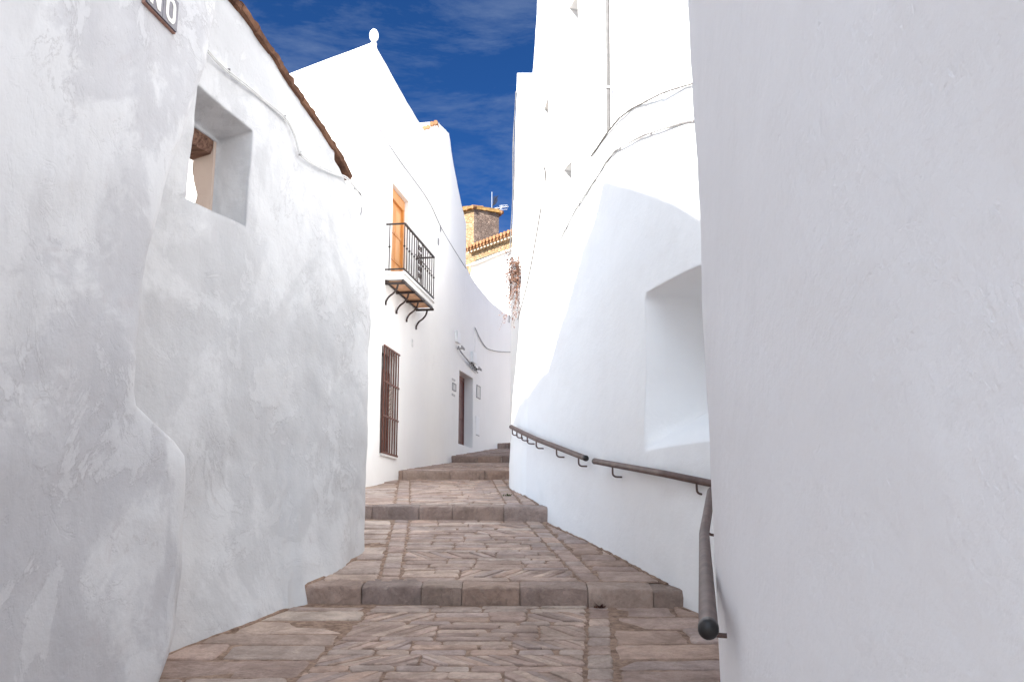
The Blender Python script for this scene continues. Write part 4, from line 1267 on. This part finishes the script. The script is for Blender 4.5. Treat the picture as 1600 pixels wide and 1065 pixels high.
# rough earth and mortar seam where the walls meet the paving
def seam(pts):
    P = [Vector((x+.012*nz(x, y, 0, 7), y, gz(x, y)-.008+.006*nz(y, x, 3, 9))) for x, y in pts]
    return tube(P, lambda t: .020+.011*nz(t*40, 0, 0, 1), 7)
segs = []
def bx_(y): p = on_B(y, 0, .155 if y < 8.5 else max(.02, .155-.14*(y-8.5)/.7)); return (p.x, p.y)
for a, b in ((6.4, 8.02), (8.2, 9.3)): segs.append(seam([bx_(a+(b-a)*i/40) for i in range(41)]))
for a, b in ((7.85, 7.99), (8.22, 11.35), (11.75, 14.2)): segs.append(seam([(d_x(a+(b-a)*i/60)-.012, a+(b-a)*i/60) for i in range(61)]))
tag(build('street_edge', join(*segs), M_dirt), kind='structure')

# small weeds in the joints
wg = simple('weed_leaf', (.10, .12, .035), .7, .4, 30, .1); wr = simple('red_weed_leaf', (.12, .05, .035), .7, .4, 30, .1)
for (x, y, k, m, lab) in ((.70, 8.04, 0, wr, 'dry reddish weed growing at the foot of the nearest step'), (-.06, 13.0, 2, wg, 'tiny green weed growing between the paving by the right wall')):
    LV, LF = [], []
    z = plane(k, y)-.01
    for i in range(46):
        a = random.uniform(0, 6.28); l = random.uniform(.02, .065); q = len(LV)
        c = Vector((x+random.gauss(0, .022), y-abs(random.gauss(0, .015)), z)); u = Vector((math.cos(a)*.7, math.sin(a)*.7, random.uniform(.4, 1))).normalized(); w = u.cross(Vector((0, 0, 1))).normalized()
        LV += [tuple(c-w*.003), tuple(c+u*l*.6-w*.006), tuple(c+u*l), tuple(c+u*l*.6+w*.006), tuple(c+w*.003)]; LF.append((q, q+1, q+2, q+3, q+4))
    tag(build('weed', (LV, LF), m, None, 0), lab, 'weed')

# ------------------------------------------------------------------ light, sky, camera
EL = R(42); L = Vector((1, 1, -1.414*math.tan(EL))).normalized()
sun = bpy.data.lights.new('sun', 'SUN'); sun.energy = 4.0; sun.angle = R(.53); sun.color = (1, .975, .935)
so = bpy.data.objects.new('sun', sun); COL.objects.link(so)
so.rotation_euler = L.to_track_quat('-Z', 'Y').to_euler()
W = bpy.data.worlds.new('World'); S.world = W; W.use_nodes = True
n = W.node_tree.nodes; lk = W.node_tree.links
bg = n['Background']; bg.inputs['Strength'].default_value = .05
sky = n.new('ShaderNodeTexSky'); sky.sky_type = 'NISHITA'; sky.sun_disc = False
sky.sun_elevation = EL; sky.sun_rotation = math.atan2(-1, -1)
sky.altitude = 3000; sky.air_density = .6; sky.dust_density = 0.; sky.ozone_density = 10.0
tc = n.new('ShaderNodeTexCoord'); mp = n.new('ShaderNodeMapping')
mp.inputs['Rotation'].default_value = (0, R(28), 0); mp.inputs['Scale'].default_value = (1.5, 2.2, 5.5)
lk.new(tc.outputs['Generated'], mp.inputs['Vector'])
cn_ = n.new('ShaderNodeTexNoise'); cn_.inputs['Scale'].default_value = 3.4; cn_.inputs['Detail'].default_value = 12; cn_.inputs['Roughness'].default_value = .68; cn_.inputs['Distortion'].default_value = .25
lk.new(mp.outputs['Vector'], cn_.inputs['Vector'])
rp_ = n.new('ShaderNodeValToRGB'); rp_.color_ramp.elements[0].position = .46; rp_.color_ramp.elements[1].position = .70
rp_.color_ramp.elements[1].color = (.34, .34, .34, 1)
lk.new(cn_.outputs['Fac'], rp_.inputs['Fac'])
mx = n.new('ShaderNodeMix'); mx.data_type = 'RGBA'
tint = n.new('ShaderNodeMix'); tint.data_type = 'RGBA'; tint.blend_type = 'MULTIPLY'; tint.inputs[0].default_value = 1
lk.new(sky.outputs['Color'], tint.inputs[6]); tint.inputs[7].default_value = (.38, .72, .90, 1)
dt = n.new('ShaderNodeVectorMath'); dt.operation = 'DOT_PRODUCT'; dt.inputs[1].default_value = (-.62, -.78, .1)
lk.new(tc.outputs['Generated'], dt.inputs[0])
mr = n.new('ShaderNodeMapRange'); mr.inputs[1].default_value = -.05; mr.inputs[2].default_value = .6; mr.interpolation_type = 'SMOOTHSTEP'
lk.new(dt.outputs['Value'], mr.inputs[0])
cm = n.new('ShaderNodeMix'); cm.data_type = 'RGBA'; lk.new(mr.outputs[0], cm.inputs[0]); cm.inputs[6].default_value = (1.9, 2.4, 3.3, 1); cm.inputs[7].default_value = (16.5, 19.6, 22.5, 1)  # bright unseen clouds behind the camera, added as fill light
r2 = n.new('ShaderNodeValToRGB'); r2.color_ramp.elements[0].position = .36; r2.color_ramp.elements[1].position = .62; lk.new(cn_.outputs['Fac'], r2.inputs['Fac'])
fm = n.new('ShaderNodeMix'); fm.data_type = 'RGBA'; lk.new(mr.outputs[0], fm.inputs[0]); lk.new(rp_.outputs['Color'], fm.inputs[6]); lk.new(r2.outputs['Color'], fm.inputs[7])
lk.new(fm.outputs[2], mx.inputs[0]); lk.new(cm.outputs[2], mx.inputs[7])
lk.new(tint.outputs[2], mx.inputs[6])
lk.new(mx.outputs[2], bg.inputs['Color'])

cam = bpy.data.cameras.new('camera'); co = bpy.data.objects.new('camera', cam); COL.objects.link(co)
cam.sensor_width = 36; cam.lens = 36*1520/1600; cam.clip_end = 3000; cam.clip_start = .05
co.location = (0, 0, 0); co.rotation_euler = (R(90)+math.atan(300.5/1520), 0, 0)
S.camera = co
S.view_settings.view_transform = 'Standard'; S.view_settings.look = 'None'; S.view_settings.exposure = 2.0; S.view_settings.gamma = 1
S.cycles.max_bounces = 12; S.cycles.diffuse_bounces = 8
